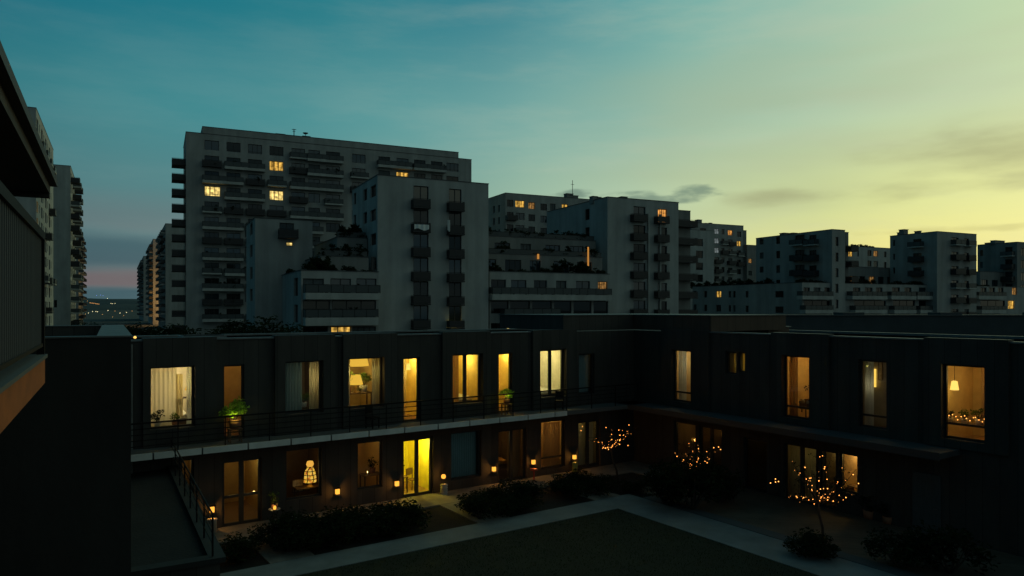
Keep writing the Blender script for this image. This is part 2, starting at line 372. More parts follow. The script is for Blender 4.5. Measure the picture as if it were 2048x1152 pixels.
class Fac:
    """one facade plane of a building: a along it (to the right seen from outside), d inwards, z up"""
    def __init__(s, T, ox, oy, phi, W=None, H=None):
        s.T, s.ox, s.oy, s.phi, s.W, s.H = T, ox, oy, phi, W, H
        s.holes = []; s.z0 = 0
    def off(s, d, da=0):
        return Fac(s.T, s.ox + math.cos(s.phi) * da - math.sin(s.phi) * d, s.oy + math.sin(s.phi) * da + math.cos(s.phi) * d, s.phi, s.W, s.H)
    def ang(s): return s.T.rotation_euler.z + s.phi
    def worg(s):
        a = s.T.rotation_euler.z
        return Vector((s.T.location.x + math.cos(a) * s.ox - math.sin(a) * s.oy, s.T.location.y + math.sin(a) * s.ox + math.cos(a) * s.oy, s.T.location.z))
    def world(s, a, d, z):
        t = s.ang(); o = s.worg()
        return Vector((o.x + math.cos(t) * a - math.sin(t) * d, o.y + math.sin(t) * a + math.cos(t) * d, o.z + z))
    def loc(s, a, d, z):
        return Vector((s.ox + math.cos(s.phi) * a - math.sin(s.phi) * d, s.oy + math.sin(s.phi) * a + math.cos(s.phi) * d, z))
    def px(s, px, py, d=0):
        t = s.ang(); o = s.world(0, d, 0)
        n = Vector((-math.sin(t), math.cos(t))); e = Vector((math.cos(t), math.sin(t)))
        r = Vector(((px - CX) / FPX, 1.0))
        k = n.dot(o.xy) / n.dot(r)
        return (e.dot(r * k - o.xy), CAMZ + (HY - py) / FPX * k - o.z)
    def rect(s, x0, x1, yt, yb, d=0):
        a0, _ = s.px(x0, yt, d); a1, _ = s.px(x1, yt, d); xm = (x0 + x1) / 2
        return (a0, a1, s.px(xm, yb, d)[1], s.px(xm, yt, d)[1])
    def put(s, name, mb, a=0, d=0, z=0, smooth=False):                 # a part of the building
        return mb.build(name, s.T, s.loc(a, d, z), s.phi, smooth)
    def wall(s, mb, a0, a1, z0, z1, holes, m, reveal=.22, d=0, rm=None):
        """wall sheet with rectangular openings and their reveals, into mb in facade coordinates"""
        hs = [h for h in holes if h[0] > a0 and h[1] < a1 and h[2] > z0 - 1e-6 and h[3] < z1]
        zs = sorted(set([z0, z1] + [h[2] for h in hs] + [h[3] for h in hs]))
        for i in range(len(zs) - 1):
            b, t = zs[i], zs[i + 1]
            if t - b < 1e-5: continue
            mid = (b + t) / 2
            cut = sorted([(h[0], h[1]) for h in hs if h[2] < mid < h[3]])
            x = a0
            for p, q in cut + [(a1, a1)]:
                if p - x > 1e-5:
                    mb.quad([s.pt(x, d, b), s.pt(p, d, b), s.pt(p, d, t), s.pt(x, d, t)], m)
                x = max(x, q)
        for h in hs:
            p, q, b, t = h[:4]; rr = rm or m
            e = d + reveal
            mb.quad([s.pt(p, d, b), s.pt(p, d, t), s.pt(p, e, t), s.pt(p, e, b)], rr)
            mb.quad([s.pt(q, d, t), s.pt(q, d, b), s.pt(q, e, b), s.pt(q, e, t)], rr)
            mb.quad([s.pt(p, d, t), s.pt(q, d, t), s.pt(q, e, t), s.pt(p, e, t)], rr)
            mb.quad([s.pt(q, d, b), s.pt(p, d, b), s.pt(p, e, b), s.pt(q, e, b)], rr)
    def pt(s, a, d, z): return s.loc(a, d, z)

WMESH = {}
def window_meshes(w, h, mull, trans, ft, fd):
    k = (round(w, 2), round(h, 2), mull, trans, ft, fd)
    if k not in WMESH:
        w, h = k[0], k[1]
        f = MB()
        f.box(0, ft, 0, fd, 0, h, FRAME); f.box(w - ft, w, 0, fd, 0, h, FRAME)
        f.box(ft, w - ft, 0, fd, 0, ft, FRAME); f.box(ft, w - ft, 0, fd, h - ft, h, FRAME)
        for i in range(mull):
            x = w * (i + 1) / (mull + 1); hw = .088 if fd == .09 else ft * .55; f.box(x - hw, x + hw, .002, fd - .002, ft, h - ft, FRAME)
        if trans:
            z = h * trans; f.box(ft, w - ft, .004, fd - .004, z - ft * .5, z + ft * .5, FRAME)
        p = MB(); p.quad([(ft * .5, fd * .5, ft * .5), (w - ft * .5, fd * .5, ft * .5), (w - ft * .5, fd * .5, h - ft * .5), (ft * .5, fd * .5, h - ft * .5)], FRAME)
        WMESH[k] = (f.mesh('window'), p)
    return WMESH[k]
PANES = {}
def window(fac, r, pane, mull=1, trans=0, ft=.09, fd=.08, depth=.20, name='window', label=None):
    w, h = r[1] - r[0], r[3] - r[2]
    fm, pm = window_meshes(w, h, mull, trans, ft, fd)
    o = link(name, fm, fac.T, fac.loc(r[0], depth, r[2]), fac.phi)
    key = (id(fm), pane.name)
    if key not in PANES:
        pm.mats = [pane]; PANES[key] = pm.mesh('pane')
    p = link('pane', PANES[key], o)
    if label: o['label'] = label
    return o

def coping(T, x0, x1, y0, y1, z, m, w=.35, h=.09, name='coping'):
    b = MB(); e = .06
    b.box(x0 - e, x1 + e, y0 - e, y0 + w, z, z + h, m); b.box(x0 - e, x1 + e, y1 - w, y1 + e, z, z + h, m)
    b.box(x0 - e, x0 + w, y0 + w, y1 - w, z, z + h, m); b.box(x1 - w, x1 + e, y0 + w, y1 - w, z, z + h, m)
    return b.build(name, T)

class Block:
    """rectangular block of a building; front y=0, x to the right along the street front"""
    def __init__(s, T, x0, x1, y0, y1, z1, m, z0=0):
        s.T, s.x0, s.x1, s.y0, s.y1, s.z0, s.z1, s.m = T, x0, x1, y0, y1, z0, z1, m
        s.front = Fac(T, x0, y0, 0); s.left = Fac(T, x0, y1, -math.pi / 2); s.right = Fac(T, x1, y0, math.pi / 2)
        s.hf, s.hl, s.hr = [], [], []
    def finish(s, name='wall', cop=DARKCOP, para=.5):
        b = MB(); Wd = s.x1 - s.x0; D = s.y1 - s.y0
        s.front.wall(b, 0, Wd, s.z0, s.z1, s.hf, s.m, .32); s.left.wall(b, 0, D, s.z0, s.z1, s.hl, s.m); s.right.wall(b, 0, D, s.z0, s.z1, s.hr, s.m)
        b.quad([(s.x1, s.y1, s.z0), (s.x0, s.y1, s.z0), (s.x0, s.y1, s.z1), (s.x1, s.y1, s.z1)], s.m)
        # inner core keeps light from passing through the openings
        i = .36
        b.box(s.x0 + i, s.x1 - i, s.y0 + i, s.y1 - i, s.z0, s.z1 - para - .02, MATS.get('core') or mat('core', (.01, .01, .01), 1), skip='tb')
        # inner faces of the parapet
        b.box(s.x0 + .25, s.x1 - .25, s.y0 + .25, s.y1 - .25, s.z1 - para - .2, s.z1 - .01, s.m, skip='tb')
        w = b.build(name, s.T)
        r = MB(); r.quad([(s.x0 + .01, s.y0 + .01, s.z1 - para), (s.x1 - .01, s.y0 + .01, s.z1 - para), (s.x1 - .01, s.y1 - .01, s.z1 - para), (s.x0 + .01, s.y1 - .01, s.z1 - para)], ROOFM)
        r.build('roof', s.T)
        coping(s.T, s.x0, s.x1, s.y0, s.y1, s.z1, cop)
        return w
    def win(s, fac, r, pane=None, **k):
        {id(s.front): s.hf, id(s.left): s.hl, id(s.right): s.hr}[id(fac)].append(r)
        if pane is None: pane = random.choices(GLD, (4, 5, 3, 1))[0]
        return window(fac, r, pane, **k)

def balcony(fac, a0, a1, z, out=1.35, kind='panel', h=1.0, band=.22):
    """cantilevered balcony: slab, with its railing as a sub-part"""
    b = MB(); m = BAND if kind in ('band', 'bars') else PANELD
    b.box(0, a1 - a0, -out, -.005, -band, 0, m)
    o = fac.put('balcony', b, a0, 0, z)
    w = a1 - a0; r = MB()
    if kind == 'panel':
        r.box(.02, w - .02, -out + .02, -out + .06, .03, h - .12, PANELD); r.box(.02, .06, -out + .06, -.02, .03, h - .12, PANELD); r.box(w - .06, w - .02, -out + .06, -.02, .03, h - .12, PANELD)
        r.box(0, w, -out, -out + .06, h - .05, h, BLACKM); r.box(0, .05, -out + .06, -.02, h - .05, h, BLACKM); r.box(w - .05, w, -out + .06, -.02, h - .05, h, BLACKM)
    else:
        r.box(0, w, -out, -out + .05, h - .05, h, BLACKM); r.box(0, .05, -out + .05, -.02, h - .05, h, BLACKM); r.box(w - .05, w, -out + .05, -.02, h - .05, h, BLACKM)
        r.box(.03, w - .03, -out + .02, -out + .035, .08, h - .06, RAILG); r.box(.02, .035, -out + .04, -.04, .08, h - .06, RAILG); r.box(w - .035, w - .02, -out + .04, -.04, .08, h - .06, RAILG)
        n = max(1, int(w / 1.3))
        for i in range(n + 1):
            x = .0 + (w - .05) * i / n; r.box(x, x + .05, -out + .001, -out + .049, 0, h - .05, BLACKM)
    r.build('railing', o)
    return o

# foliage -----------------------------------------------------------
def foliage(mb, c, rx, ry, rz, n, leaf, m, clumps=12, rnd=random, shape=.75):
    cs = []
    for i in range(clumps):
        while True:
            p = Vector((rnd.uniform(-1, 1), rnd.uniform(-1, 1), rnd.uniform(-.8, 1)))
            if .2 < p.length < 1: break
        cs.append((Vector((p.x * rx, p.y * ry, p.z * rz)) * shape, rnd.uniform(.28, .55)))
    k = mb.mi(m)
    for i in range(n):
        q, s = rnd.choice(cs)
        d = Vector((rnd.gauss(0, 1), rnd.gauss(0, 1), rnd.gauss(0, 1))).normalized() * rnd.random() ** .4
        p = Vector(c) + q + Vector((d.x * rx, d.y * ry, d.z * rz)) * s
        u = Vector((rnd.gauss(0, 1), rnd.gauss(0, 1), rnd.gauss(0, .6))).normalized(); w = u.orthogonal().normalized()
        w = Matrix.Rotation(rnd.uniform(0, 6.28), 3, u) @ w
        l = leaf * rnd.uniform(.6, 1.4); b = l * .42
        j = len(mb.v)
        mb.v += [tuple(p - u * l * .5), tuple(p + w * b * .5), tuple(p + u * l * .5), tuple(p - w * b * .5)]
        mb.f.append((j, j + 1, j + 2, j + 3)); mb.m.append(k)
PROTO = {}
def plant_mesh(kind):
    """shared meshes: a low shrub, a tall tree crown and trunk, a balcony plant, a hedge metre"""
    if kind in PROTO: return PROTO[kind]
    rnd = random.Random(hash(kind) % 1000 if False else sum(map(ord, kind)))
    b = MB()
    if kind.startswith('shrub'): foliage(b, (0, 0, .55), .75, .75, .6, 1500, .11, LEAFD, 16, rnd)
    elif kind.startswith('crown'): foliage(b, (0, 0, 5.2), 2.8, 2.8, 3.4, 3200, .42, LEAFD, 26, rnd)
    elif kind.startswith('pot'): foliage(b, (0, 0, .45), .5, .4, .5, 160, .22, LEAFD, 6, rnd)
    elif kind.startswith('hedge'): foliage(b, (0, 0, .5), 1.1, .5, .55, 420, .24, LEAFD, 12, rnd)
    elif kind == 'trunk':
        b.tube([(0, 0, 0), (.1, .05, 1.5), (0, .1, 3.2), (.1, 0, 5)], [.22, .18, .13, .06], BARK, 8)
        for a in range(5):
            t = a * 1.26; b.tube([(0, .05, 2.4 + a * .3), (.8 * math.cos(t), .8 * math.sin(t), 3.6 + a * .3), (1.6 * math.cos(t), 1.6 * math.sin(t), 4.6 + a * .3)], [.09, .06, .02], BARK, 5)
    elif kind == 'stems':
        for a in range(6):
            t = a * 1.05; b.tube([(0, 0, 0), (.2 * math.cos(t), .2 * math.sin(t), .3), (.4 * math.cos(t), .4 * math.sin(t), .7)], [.025, .018, .008], BARK, 5)
    PROTO[kind] = b.mesh(kind)
    return PROTO[kind]
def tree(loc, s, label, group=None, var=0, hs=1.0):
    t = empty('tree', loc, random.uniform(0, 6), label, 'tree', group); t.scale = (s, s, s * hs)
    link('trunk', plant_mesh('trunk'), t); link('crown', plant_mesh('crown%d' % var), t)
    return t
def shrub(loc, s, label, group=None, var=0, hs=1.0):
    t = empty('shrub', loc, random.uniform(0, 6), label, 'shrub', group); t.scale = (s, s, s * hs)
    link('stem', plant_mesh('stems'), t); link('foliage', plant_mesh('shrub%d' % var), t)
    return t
POTM = None
def potted(loc, s, label, group, kind=0, cat='potted plant'):
    global POTM
    if POTM is None:
        b = MB(); b.lathe([(.0, 0), (.17, 0), (.22, .3), (.19, .3), (.17, .24), (0, .24)], mat('dark_pot', (.05, .04, .035), .8), 10); POTM = b.mesh('pot')
    t = empty('potted_plant', loc, random.uniform(0, 6), label, cat, group); t.scale = (s, s, s)
    link('pot', POTM, t); link('foliage', plant_mesh('pot%d' % kind), t, (0, 0, .15))
    return t
def hedge(p0, p1, label, group, s=1.0):
    p0, p1 = Vector(p0), Vector(p1); d = p1 - p0; n = max(1, round(d.length / (1.7 * s)))
    b = MB(); src = [plant_mesh('hedge%d' % k) for k in range(3)]
    rz = math.atan2(d.y, d.x); Lg = d.length; rn = random.Random(int(abs(p0.x * 31 + p0.y * 17)))
    k = b.mi(LEAFD)
    for i in range(n):
        me = rn.choice(src); x0 = Lg * (i + .5) / n; zs = rn.uniform(.65, 1.2) * s; base = len(b.v)
        b.v += [(v.co.x * s + x0, v.co.y * s, v.co.z * zs) for v in me.vertices]
        b.f += [tuple(base + j for j in p.vertices) for p in me.polygons]; b.m += [k] * len(me.polygons)
    o = b.build('hedge', None, p0, rz)
    return tag(o, label, 'hedge', group)

# ================================================================== SETTING
gm = mat('ground_earth', (.04, .042, .035), 1, (.02, .4, (1, 1, 1)))
b = MB(); b.quad([(-9000, -200, 0), (9000, -200, 0), (9000, 9000, 0), (-9000, 9000, 0)], gm)
tag(b.build('ground'), kind='structure')
def hill(name, Y, x0, x1, hmax, seed, col, base=-1):
    rn = random.Random(seed); m = mat('hill_' + name, col, 1, (.004, .35, (1, 1, 1)))
    b = MB(); nx, ny = 60, 6; ph = [rn.uniform(0, 6) for _ in range(4)]
    def hh(x, y):
        t = (x - x0) / (x1 - x0); e = math.sin(math.pi * min(1, max(0, t))) ** .6
        return base + hmax * e * math.sin(math.pi * .5 * y) * (.75 + .12 * math.sin(5 * t + ph[0]) + .08 * math.sin(13 * t + ph[1]) + .04 * math.sin(37 * t + ph[2]))
    pts = [[(x0 + (x1 - x0) * i / nx, Y + 900 * j / ny, hh(x0 + (x1 - x0) * i / nx, j / ny)) for i in range(nx + 1)] for j in range(ny + 1)]
    for j in range(ny):
        for i in range(nx): b.quad([pts[j][i], pts[j][i + 1], pts[j + 1][i + 1], pts[j + 1][i]], m)
    return tag(b.build('hill', smooth=True), kind='structure')
hill('far', 5200, -5200, -900, 128, 3, (.035, .05, .055))
hill('near', 3200, -3300, -1300, 45, 5, (.02, .03, .03))

# far lights of the town in the valley: too small and too many to be things of their own
b = MB(); rn = random.Random(4)
tl = [m_emit('town_warm', (1, .45, .12), 2.0), m_emit('town_white', (1, .85, .45), 3), m_emit('town_blue', (.2, .3, 1), 2)]
def town(px, py, Y, r, k): 
    p = at(px, py, Y); b.tube([p + Vector((0, -r, 0)), p, p + Vector((0, r, 0))], [r * .5, r, r * .5], tl[k], 6)
for i in range(9): town(180 + i * 2.2 + rn.uniform(-.6, .6), 605.5 + i * .35, 2400, .8, 0)
for px, py, k in ((193, 591, 2), (201, 590, 2), (206, 591.5, 2), (215, 597, 1), (222, 607, 1), (230, 607, 1), (225, 607.5, 1), (175, 602, 0)): town(px, py, 2500, .8, k)
for px, py, k in ((185, 623, 1), (192, 623, 1), (195, 623.5, 1), (216, 621, 1), (240, 626, 1), (253, 625, 1), (225, 634, 0), (177, 626, 1), (230, 622, 0), (264, 622, 0), (171, 628, 0), (247, 631, 0), (205, 629, 0)): town(px, py, 700, .2 if k == 0 else .26, k)
tag(b.build('town_lights'), 'scattered white and amber lights of the town in the valley below the hill', 'lights', kind='stuff')

# ================================================================== FAR APARTMENT BLOCKS
def building(label, px, Y, heading, name='apartment_building'):
    p = at(px, HY, Y)
    return empty(name, (p.x, p.y, 0), R(90 - heading), label, 'apartment building')
ST = 3.05
BAL_PLANTS = []

# ---- the tall slab block (thirteen storeys)
T = building('tall grey slab block with many balconies and a raised roof, the largest tower', 372, 142.5, 64)
f = Fac(T, 0, 0, 0)
WB = f.px(943, 400)[0]; HB = f.px(405, 253)[1]; xa = f.px(405, 253)[0]; xb = f.px(917, 305)[0]; HL = f.px(375, 264)[1]; HR = f.px(930, 320)[1]
B = Block(T, 0, WB, 0, 16, HL, PL[0])
up = Block(T, xa, xb, -.003, 15, HB, PL[0], HL + .0)
cols = [(409, 438), (453, 481), (496, 524), (539, 567), (583, 610), (617, 640), (652, 680), (704, 731), (757, 780), (793, 817), (828, 851), (862, 885), (893, 917)]
cols = [(f.px(a, 310)[0], f.px(b_, 310)[0]) for a, b_ in cols]
ztop = f.px(424, 281)[1]
lit = {(1, 3): 0, (3, 0): 1, (3, 3): 1, (1, 9): 0}
spans = {0: [(4, 4), (5, 6), (8, 9), (10, 11)], 1: [(0, 0), (1, 2), (4, 4), (5, 6), (7, 7)], 2: [(0, 1), (2, 2), (3, 3), (4, 6), (7, 7)], 3: [(1, 2), (4, 4), (6, 6)], 4: [(0, 0), (1, 1), (2, 2), (3, 3), (4, 6)],
         5: [(0, 1), (2, 2), (4, 5)], 6: [(0, 0), (1, 1), (2, 3), (5, 6)], 7: [(0, 1), (2, 3)], 8: [(0, 0), (1, 2)], 9: [(0, 1), (2, 3)], 10: [(0, 0), (1, 1)], 11: [(0, 1), (2, 2)]}
rn = random.Random(11)
for r in range(12):
    zt = ztop - r * ST
    for ci, (a0, a1) in enumerate(cols):
        if zt - 2 < 1: continue
        if r > 5 and ci > 5: continue
        if r >= 2 and ci > 9: continue
        k = lit.get((r, ci))
        tall = any(s[0] <= ci <= s[1] for s in spans.get(r, []))
        h = 1.95 if r else 1.9
        rc = (a0, a1 + (.25 if k == 1 and ci == 0 else 0), zt - h, zt)
        B.win(B.front, rc, LITW[k] if k is not None else None, mull=2 if k is not None else rn.choice((1, 1, 2)), trans=.2 if rn.random() < .5 else 0, label='window lit warm yellow from inside' if k is not None else None)
    for s0, s1 in spans.get(r, []):
        a0 = cols[s0][0] - .45; a1 = cols[s1][1] + .45; long_ = s1 > s0
        zf = zt - 2.05
        balcony(B.front, a0, a1, zf, 1.5 if long_ else 1.25, 'band' if long_ or rn.random() < .3 else 'panel', 1.0, .55 if long_ else .3)
        if rn.random() < .75:
            for q in range(rn.randint(1, 3 if long_ else 1)): BAL_PLANTS.append((B.front, rn.uniform(a0 + .5, a1 - .5), -1.0, zf, rn.uniform(.9, 1.5), 'slab'))
for r in range(13):                                                 # side balconies in one stack on the street corner
    z = f.px(358, 325 + r * 30.6)[1]
    if z < 1: continue
    lf = B.left
    balcony(lf, 16 - 5.2, 16 - .9, z, 2.5, 'panel', 1.05, .3)
    if r < 12: B.win(lf, (16 - 4.6, 16 - 1.6, z + .1, z + 2.3), mull=2)
B.finish(); up.finish()
rb = Block(T, xb + .02, WB - .02, .02, 12, HR, PL[0], HL - .3) if HR > HL else None
c_ = MB(); 
for px, w, h in ((547, 1.2, .6), (561, 1.8, 1.0), (613, 1.5, 1.1)):
    a = f.px(px, 270, 3)[0]; m_ = MB(); m_.box(a - w / 2, a + w / 2, 3, 4.2, HB - .5, HB + h * .75, PL[2]); m_.box(a - w / 2 - .1, a + w / 2 + .1, 2.9, 4.3, HB + h * .75, HB + h * .75 + .1, DARKCOP); m_.build('chimney', T)
a = f.px(588, 270, 2)[0]; m_ = MB(); m_.tube([(a, 2, HB - .5), (a, 2, HB + 1.9)], .09, BLACKM); m_.tube([(a - .45, 2, HB + 1.8), (a + .45, 2, HB + 1.8)], .06, BLACKM); m_.tube([(a - .3, 2, HB + 1.4), (a + .3, 2, HB + 1.4)], .05, BLACKM); m_.build('antenna', T)
m_ = MB(); a = f.px(613, 268, 2)[0]; m_.lathe([(0, 0), (.3, .05), (.55, .2), (.6, .3)], GREYM, 12, (a, 3.2, HB + 1.3)); m_.tube([(a, 3.2, HB + .9), (a, 3.2, HB + 1.32)], .06, BLACKM); m_.build('satellite_dish', T)
# right-hand lower wing of the slab
# ---- the front tower
T = building('pale front tower with two columns of dark balconies standing before the slab block', 755, 90, 64)
f = Fac(T, 0, 0, 0); WA = f.px(977, 400)[0]; HA = f.px(755, 350)[1]
A = Block(T, 0, WA, 0, 13, HA, PL[1])
for (x0, x1, bx0, bx1, yt, yb) in ((827, 857, 827, 862, 372, 404), (898, 923, 899, 930, 378, 410)):
    for r in range(6):
        rc = f.rect(x0, x1, yt, yb); dz = r * ST
        rc = (rc[0], rc[1], rc[2] - dz - .75, rc[3] - dz)
        A.win(A.front, rc, rn.choice(GLD[:3]) if r else GLD[1], mull=1, ft=.1)
        ba = f.rect(bx0, bx1, yt + 26, yb + 12, -1.1)
        balcony(A.front, ba[0], ba[1], rc[2], 1.1, 'panel', 1.05, .2)
for px0, px1, y in ((741, 752, 371), (727, 734, 378), (707, 712, 386)):
    rc = A.left.rect(px0, px1, y, y + 23)
    for r in range(5): A.win(A.left, (rc[0], rc[1], rc[2] - r * ST, rc[3] - r * ST), GLD[r % 2], mull=0, ft=.06)
A.finish()
m_ = MB(); q = f.rect(899, 916, 646, 650, -.3); m_.box(q[0], q[1], -.35, -.2, q[2], q[3], m_emit('tube_lamp', (1, .8, .15), 3)); m_.build('wall_light', T)
# cloths hung on the front tower's balconies
def cloth(fac, r, d, label):
    m_ = MB(); n = 14
    for i in range(n):
        a0 = (r[1] - r[0]) * i / n; a1 = (r[1] - r[0]) * (i + 1) / n
        y0 = .05 * math.sin(i * 1.3); y1 = .05 * math.sin((i + 1) * 1.3); s0 = .12 * math.sin(i * .5); s1 = .12 * math.sin((i + 1) * .5)
        m_.quad([(a0, y0, s0), (a1, y1, s1), (a1, y1, r[3] - r[2]), (a0, y0, r[3] - r[2])], WHITE)
        m_.quad([(a0, y0 + .02, s0), (a0, y0 + .02, r[3] - r[2]), (a1, y1 + .02, r[3] - r[2]), (a1, y1 + .02, s1)], WHITE)
    o = m_.build('hanging_cloth', None, fac.world(r[0], d, r[2]), fac.ang(), True)
    return tag(o, label, 'cloth')
cloth(A.front, f.rect(829, 858, 449, 459, -1.2), -1.2, 'white sheet draped along the underside of a balcony on the front tower')
cloth(A.front, f.rect(895, 900, 440, 462, -1.15), -1.15, 'narrow white banner hanging beside the second balcony column of the front tower')

# ---- terraces left of the front tower
T = building('low terraced block with planted roof terraces to the left of the front tower', 602, 81.5, 64)
f = Fac(T, 0, 0, 0); W1 = f.px(757, 600)[0]; H1 = f.px(605, 541)[1]
D1 = -Fac(T, 0, 0, -math.pi / 2).px(521, 560)[0]
P1 = Block(T, 0, W1, 0, D1, H1, PL[0])
print('podium', W1, D1, H1)
for x0, x1 in ((606, 648), (661, 702), (713, 753)):
    P1.win(P1.front, f.rect(x0, x1, 557, 586), mull=1, ft=.1)
P1.win(P1.front, f.rect(606, 660, 601, 634), GLD[0], mull=1); P1.win(P1.front, f.rect(664, 752, 601, 634), GLD[0], mull=2)
P1.win(P1.front, f.rect(662, 702, 653, 672), LITW[0], mull=2, label='window lit yellow behind curtains'); P1.win(P1.front, f.rect(705, 752, 653, 672), GLD[3], mull=3); P1.win(P1.front, f.rect(606, 656, 653, 672), GLD[0], mull=1)
for y0, y1, xs in ((586, 599, (611, 761)), (635, 651, (611, 757))):
    q = f.rect(xs[0], xs[1], y0, y1, -1.5)
    balcony(P1.front, q[0], q[1], q[3], 1.5, 'band', .95, q[3] - q[2])
lf = P1.left
for px0, px1, y in ((523, 530, 556), (538, 545, 556), (554, 562, 556), (588, 596, 556)):
    rc = lf.rect(px0, px1, y, y + 36)
    for r in range(2): P1.win(lf, (rc[0], rc[1], rc[2] - r * 3.1, rc[3] - r * 3.1), mull=0, ft=.06)
P1.finish()
tiers = [(4.5, 3, W1, f.px(640, 512, 4.5)[1], 22), (9, 6, W1 + 1, f.px(660, 474, 9)[1], 24)]
zb = H1 - .55
for d, a0, a1, zt, dd in tiers:
    P = Block(T, a0, a1, d, dd, zt, PL[2], zb)
    n = 4
    for i in range(n):
        x = a0 + .8 + (a1 - a0 - 1) * i / n
        P.win(P.front, (x, x + (a1 - a0) / n - 1.0, zb + .6, zb + 2.7), mull=2)
    P.finish(); zb = zt - .5
d = 14.0
fb = f.off(d); q0 = f.px(510, 437, d)[0]; q1 = f.px(625, 443, d)[0]; zt = f.px(512, 436, d)[1]
P = Block(T, q0, q1, d, d + 10, zt, PL[0])
rc = f.rect(559, 588, 446, 470, d); P.win(P.front, (rc[0] - q0, rc[1] - q0, rc[2], rc[3]), mull=1)
balcony(P.front, rc[0] - q0 - .2, rc[1] - q0 + .4, rc[2] - .3, 1.2, 'panel', 1.0)
rc = f.rect(572, 586, 484, 492, d); P.win(P.front, (rc[0] - q0, rc[1] - q0, rc[2], rc[3]), LITW[1], mull=0, label='small window lit yellow')
for r in range(4):
    rc = P.left.rect(487, 494, 448 + r * 44, 472 + r * 44); P.win(P.left, rc, mull=0, ft=.06)
    rc = P.left.rect(500, 505, 446 + r * 44, 470 + r * 44); P.win(P.left, rc, mull=0, ft=.06)
P.finish()
hedge(f.world(-.0, .7, H1 - .5), f.world(W1, .7, H1 - .5), 'dark hedge along the first roof terrace left of the front tower', 'hedges on roof terraces', 1.2)
hedge(f.world(0.6, 8, H1 - .5), f.world(.6, 20, H1 - .5), 'dark hedge on the left edge of the lower terraced block', 'hedges on roof terraces', 1.1)
hedge(f.world(3.5, 5.2, tiers[0][3] - .4), f.world(W1, 5.2, tiers[0][3] - .4), 'dark hedge along the second roof terrace left of the front tower', 'hedges on roof terraces', 1.1)
hedge(f.world(6.5, 9.7, tiers[1][3] - .4), f.world(W1 + 1, 9.7, tiers[1][3] - .4), 'dark hedge along the top roof terrace left of the front tower', 'hedges on roof terraces', 1.3)
for i in range(5): BAL_PLANTS.append((P1.front, .8 + i * (W1 - 1.6) / 4 + rn.uniform(-.4, .4), -1.0, f.px(650, 635, -1.5)[1], rn.uniform(.7, 1.2), 'terrace'))
for i in range(5): BAL_PLANTS.append((P1.front, .8 + i * (W1 - 1.6) / 4 + rn.uniform(-.4, .4), -1.0, f.px(650, 586, -1.5)[1], rn.uniform(.7, 1.2), 'terrace'))

for d, a0, a1, zt, dd in tiers:
    for i in range(7): BAL_PLANTS.append((f.off(d), rn.uniform(a0 + .5, a1 - .5), rn.uniform(.6, 1.6), zt - .5, rn.uniform(1.3, 2.6), 'terrace'))
    m_ = MB(); m_.box(a0 + .1, a1 - .1, d + .28, d + .31, zt + .09, zt + .75, RAILG); m_.box(a0 + .1, a1 - .1, d + .26, d + .33, zt + .751, zt + .8, BLACKM); m_.build('railing', T)
for i in range(7): BAL_PLANTS.append((f, rn.uniform(.5, W1 - .5), rn.uniform(1.2, 3.2), H1 - .5, rn.uniform(1.3, 2.4), 'terrace'))
# ---- terraces between the two towers
T = building('terraced block with long pale balconies between the two front towers', 979, 97.5, 64)
f = Fac(T, 0, 0, 0); W2 = f.px(1219, 600)[0]; H2 = f.px(985, 543)[1]
P2 = Block(T, 0, W2, 0, 24, H2, PL[0])
for i, (x0, x1) in enumerate(((982, 1012), (1022, 1053), (1068, 1094), (1112, 1133), (1152, 1180), (1196, 1215))):
    P2.win(P2.front, f.rect(x0, x1, 559 + i * .8, 587 + i * .6), GLD[3] if i == 3 else (LITW[2] if i == 5 else GLD[i % 3]), mull=1, trans=0)
for x0, x1 in ((982, 1017), (1020, 1060), (1064, 1104), (1108, 1143), (1147, 1183), (1187, 1216)):
    P2.win(P2.front, f.rect(x0, x1, 602, 627), GLD[0], mull=0)
P2.win(P2.front, f.rect(982, 1012, 646, 668), GLD[0], mull=1); P2.win(P2.front, f.rect(1014, 1021, 645, 668), LITW[1], mull=0, label='narrow window lit yellow'); P2.win(P2.front, f.rect(1023, 1055, 646, 668), GLD[0], mull=1)
q = f.rect(985, 1224, 589.5, 600.5, -1.5); balcony(P2.front, q[0], q[1], q[3], 1.5, 'band', .95, q[3] - q[2])
q = f.rect(1009, 1122, 631, 641, -1.5); balcony(P2.front, q[0], q[1], q[3], 1.5, 'band', .95, q[3] - q[2])
P2.finish()
zb = H2 - .55; t2 = []
for d, a0, a1, yt in ((5, 0.2, W2 + 2, 510), (10, .5, W2 + 4, 476)):
    zt = f.px(1060, yt, d)[1]; P = Block(T, a0, a1, d, 26, zt, PL[2], zb); t2.append((d, a0, a1, zt))
    for i in range(5):
        x = .5 + (a1 - a0 - 1) * i / 5
        P.win(P.front, (x, x + (2.6 if i != 2 else 1.8), zb + .6, zb + 2.6), GLD[1] if i == 0 else None, mull=2)
    P.finish(); zb = zt - .5
for d, a0, a1, zt in t2:
    for i in range(8): BAL_PLANTS.append((f.off(d), rn.uniform(a0 + .5, a1 - .5), rn.uniform(.6, 1.6), zt - .5, rn.uniform(1.3, 2.6), 'between'))
    m_ = MB(); m_.box(a0 + .1, a1 - .1, d + .28, d + .31, zt + .09, zt + .75, RAILG); m_.box(a0 + .1, a1 - .1, d + .26, d + .33, zt + .751, zt + .8, BLACKM); m_.build('railing', T)
for i in range(8): BAL_PLANTS.append((f, rn.uniform(.5, W2 - .5), rn.uniform(1.2, 3.4), H2 - .5, rn.uniform(1.3, 2.6), 'between'))
lampm = m_emit('slit_lamp', (1, .42, .08), .5)
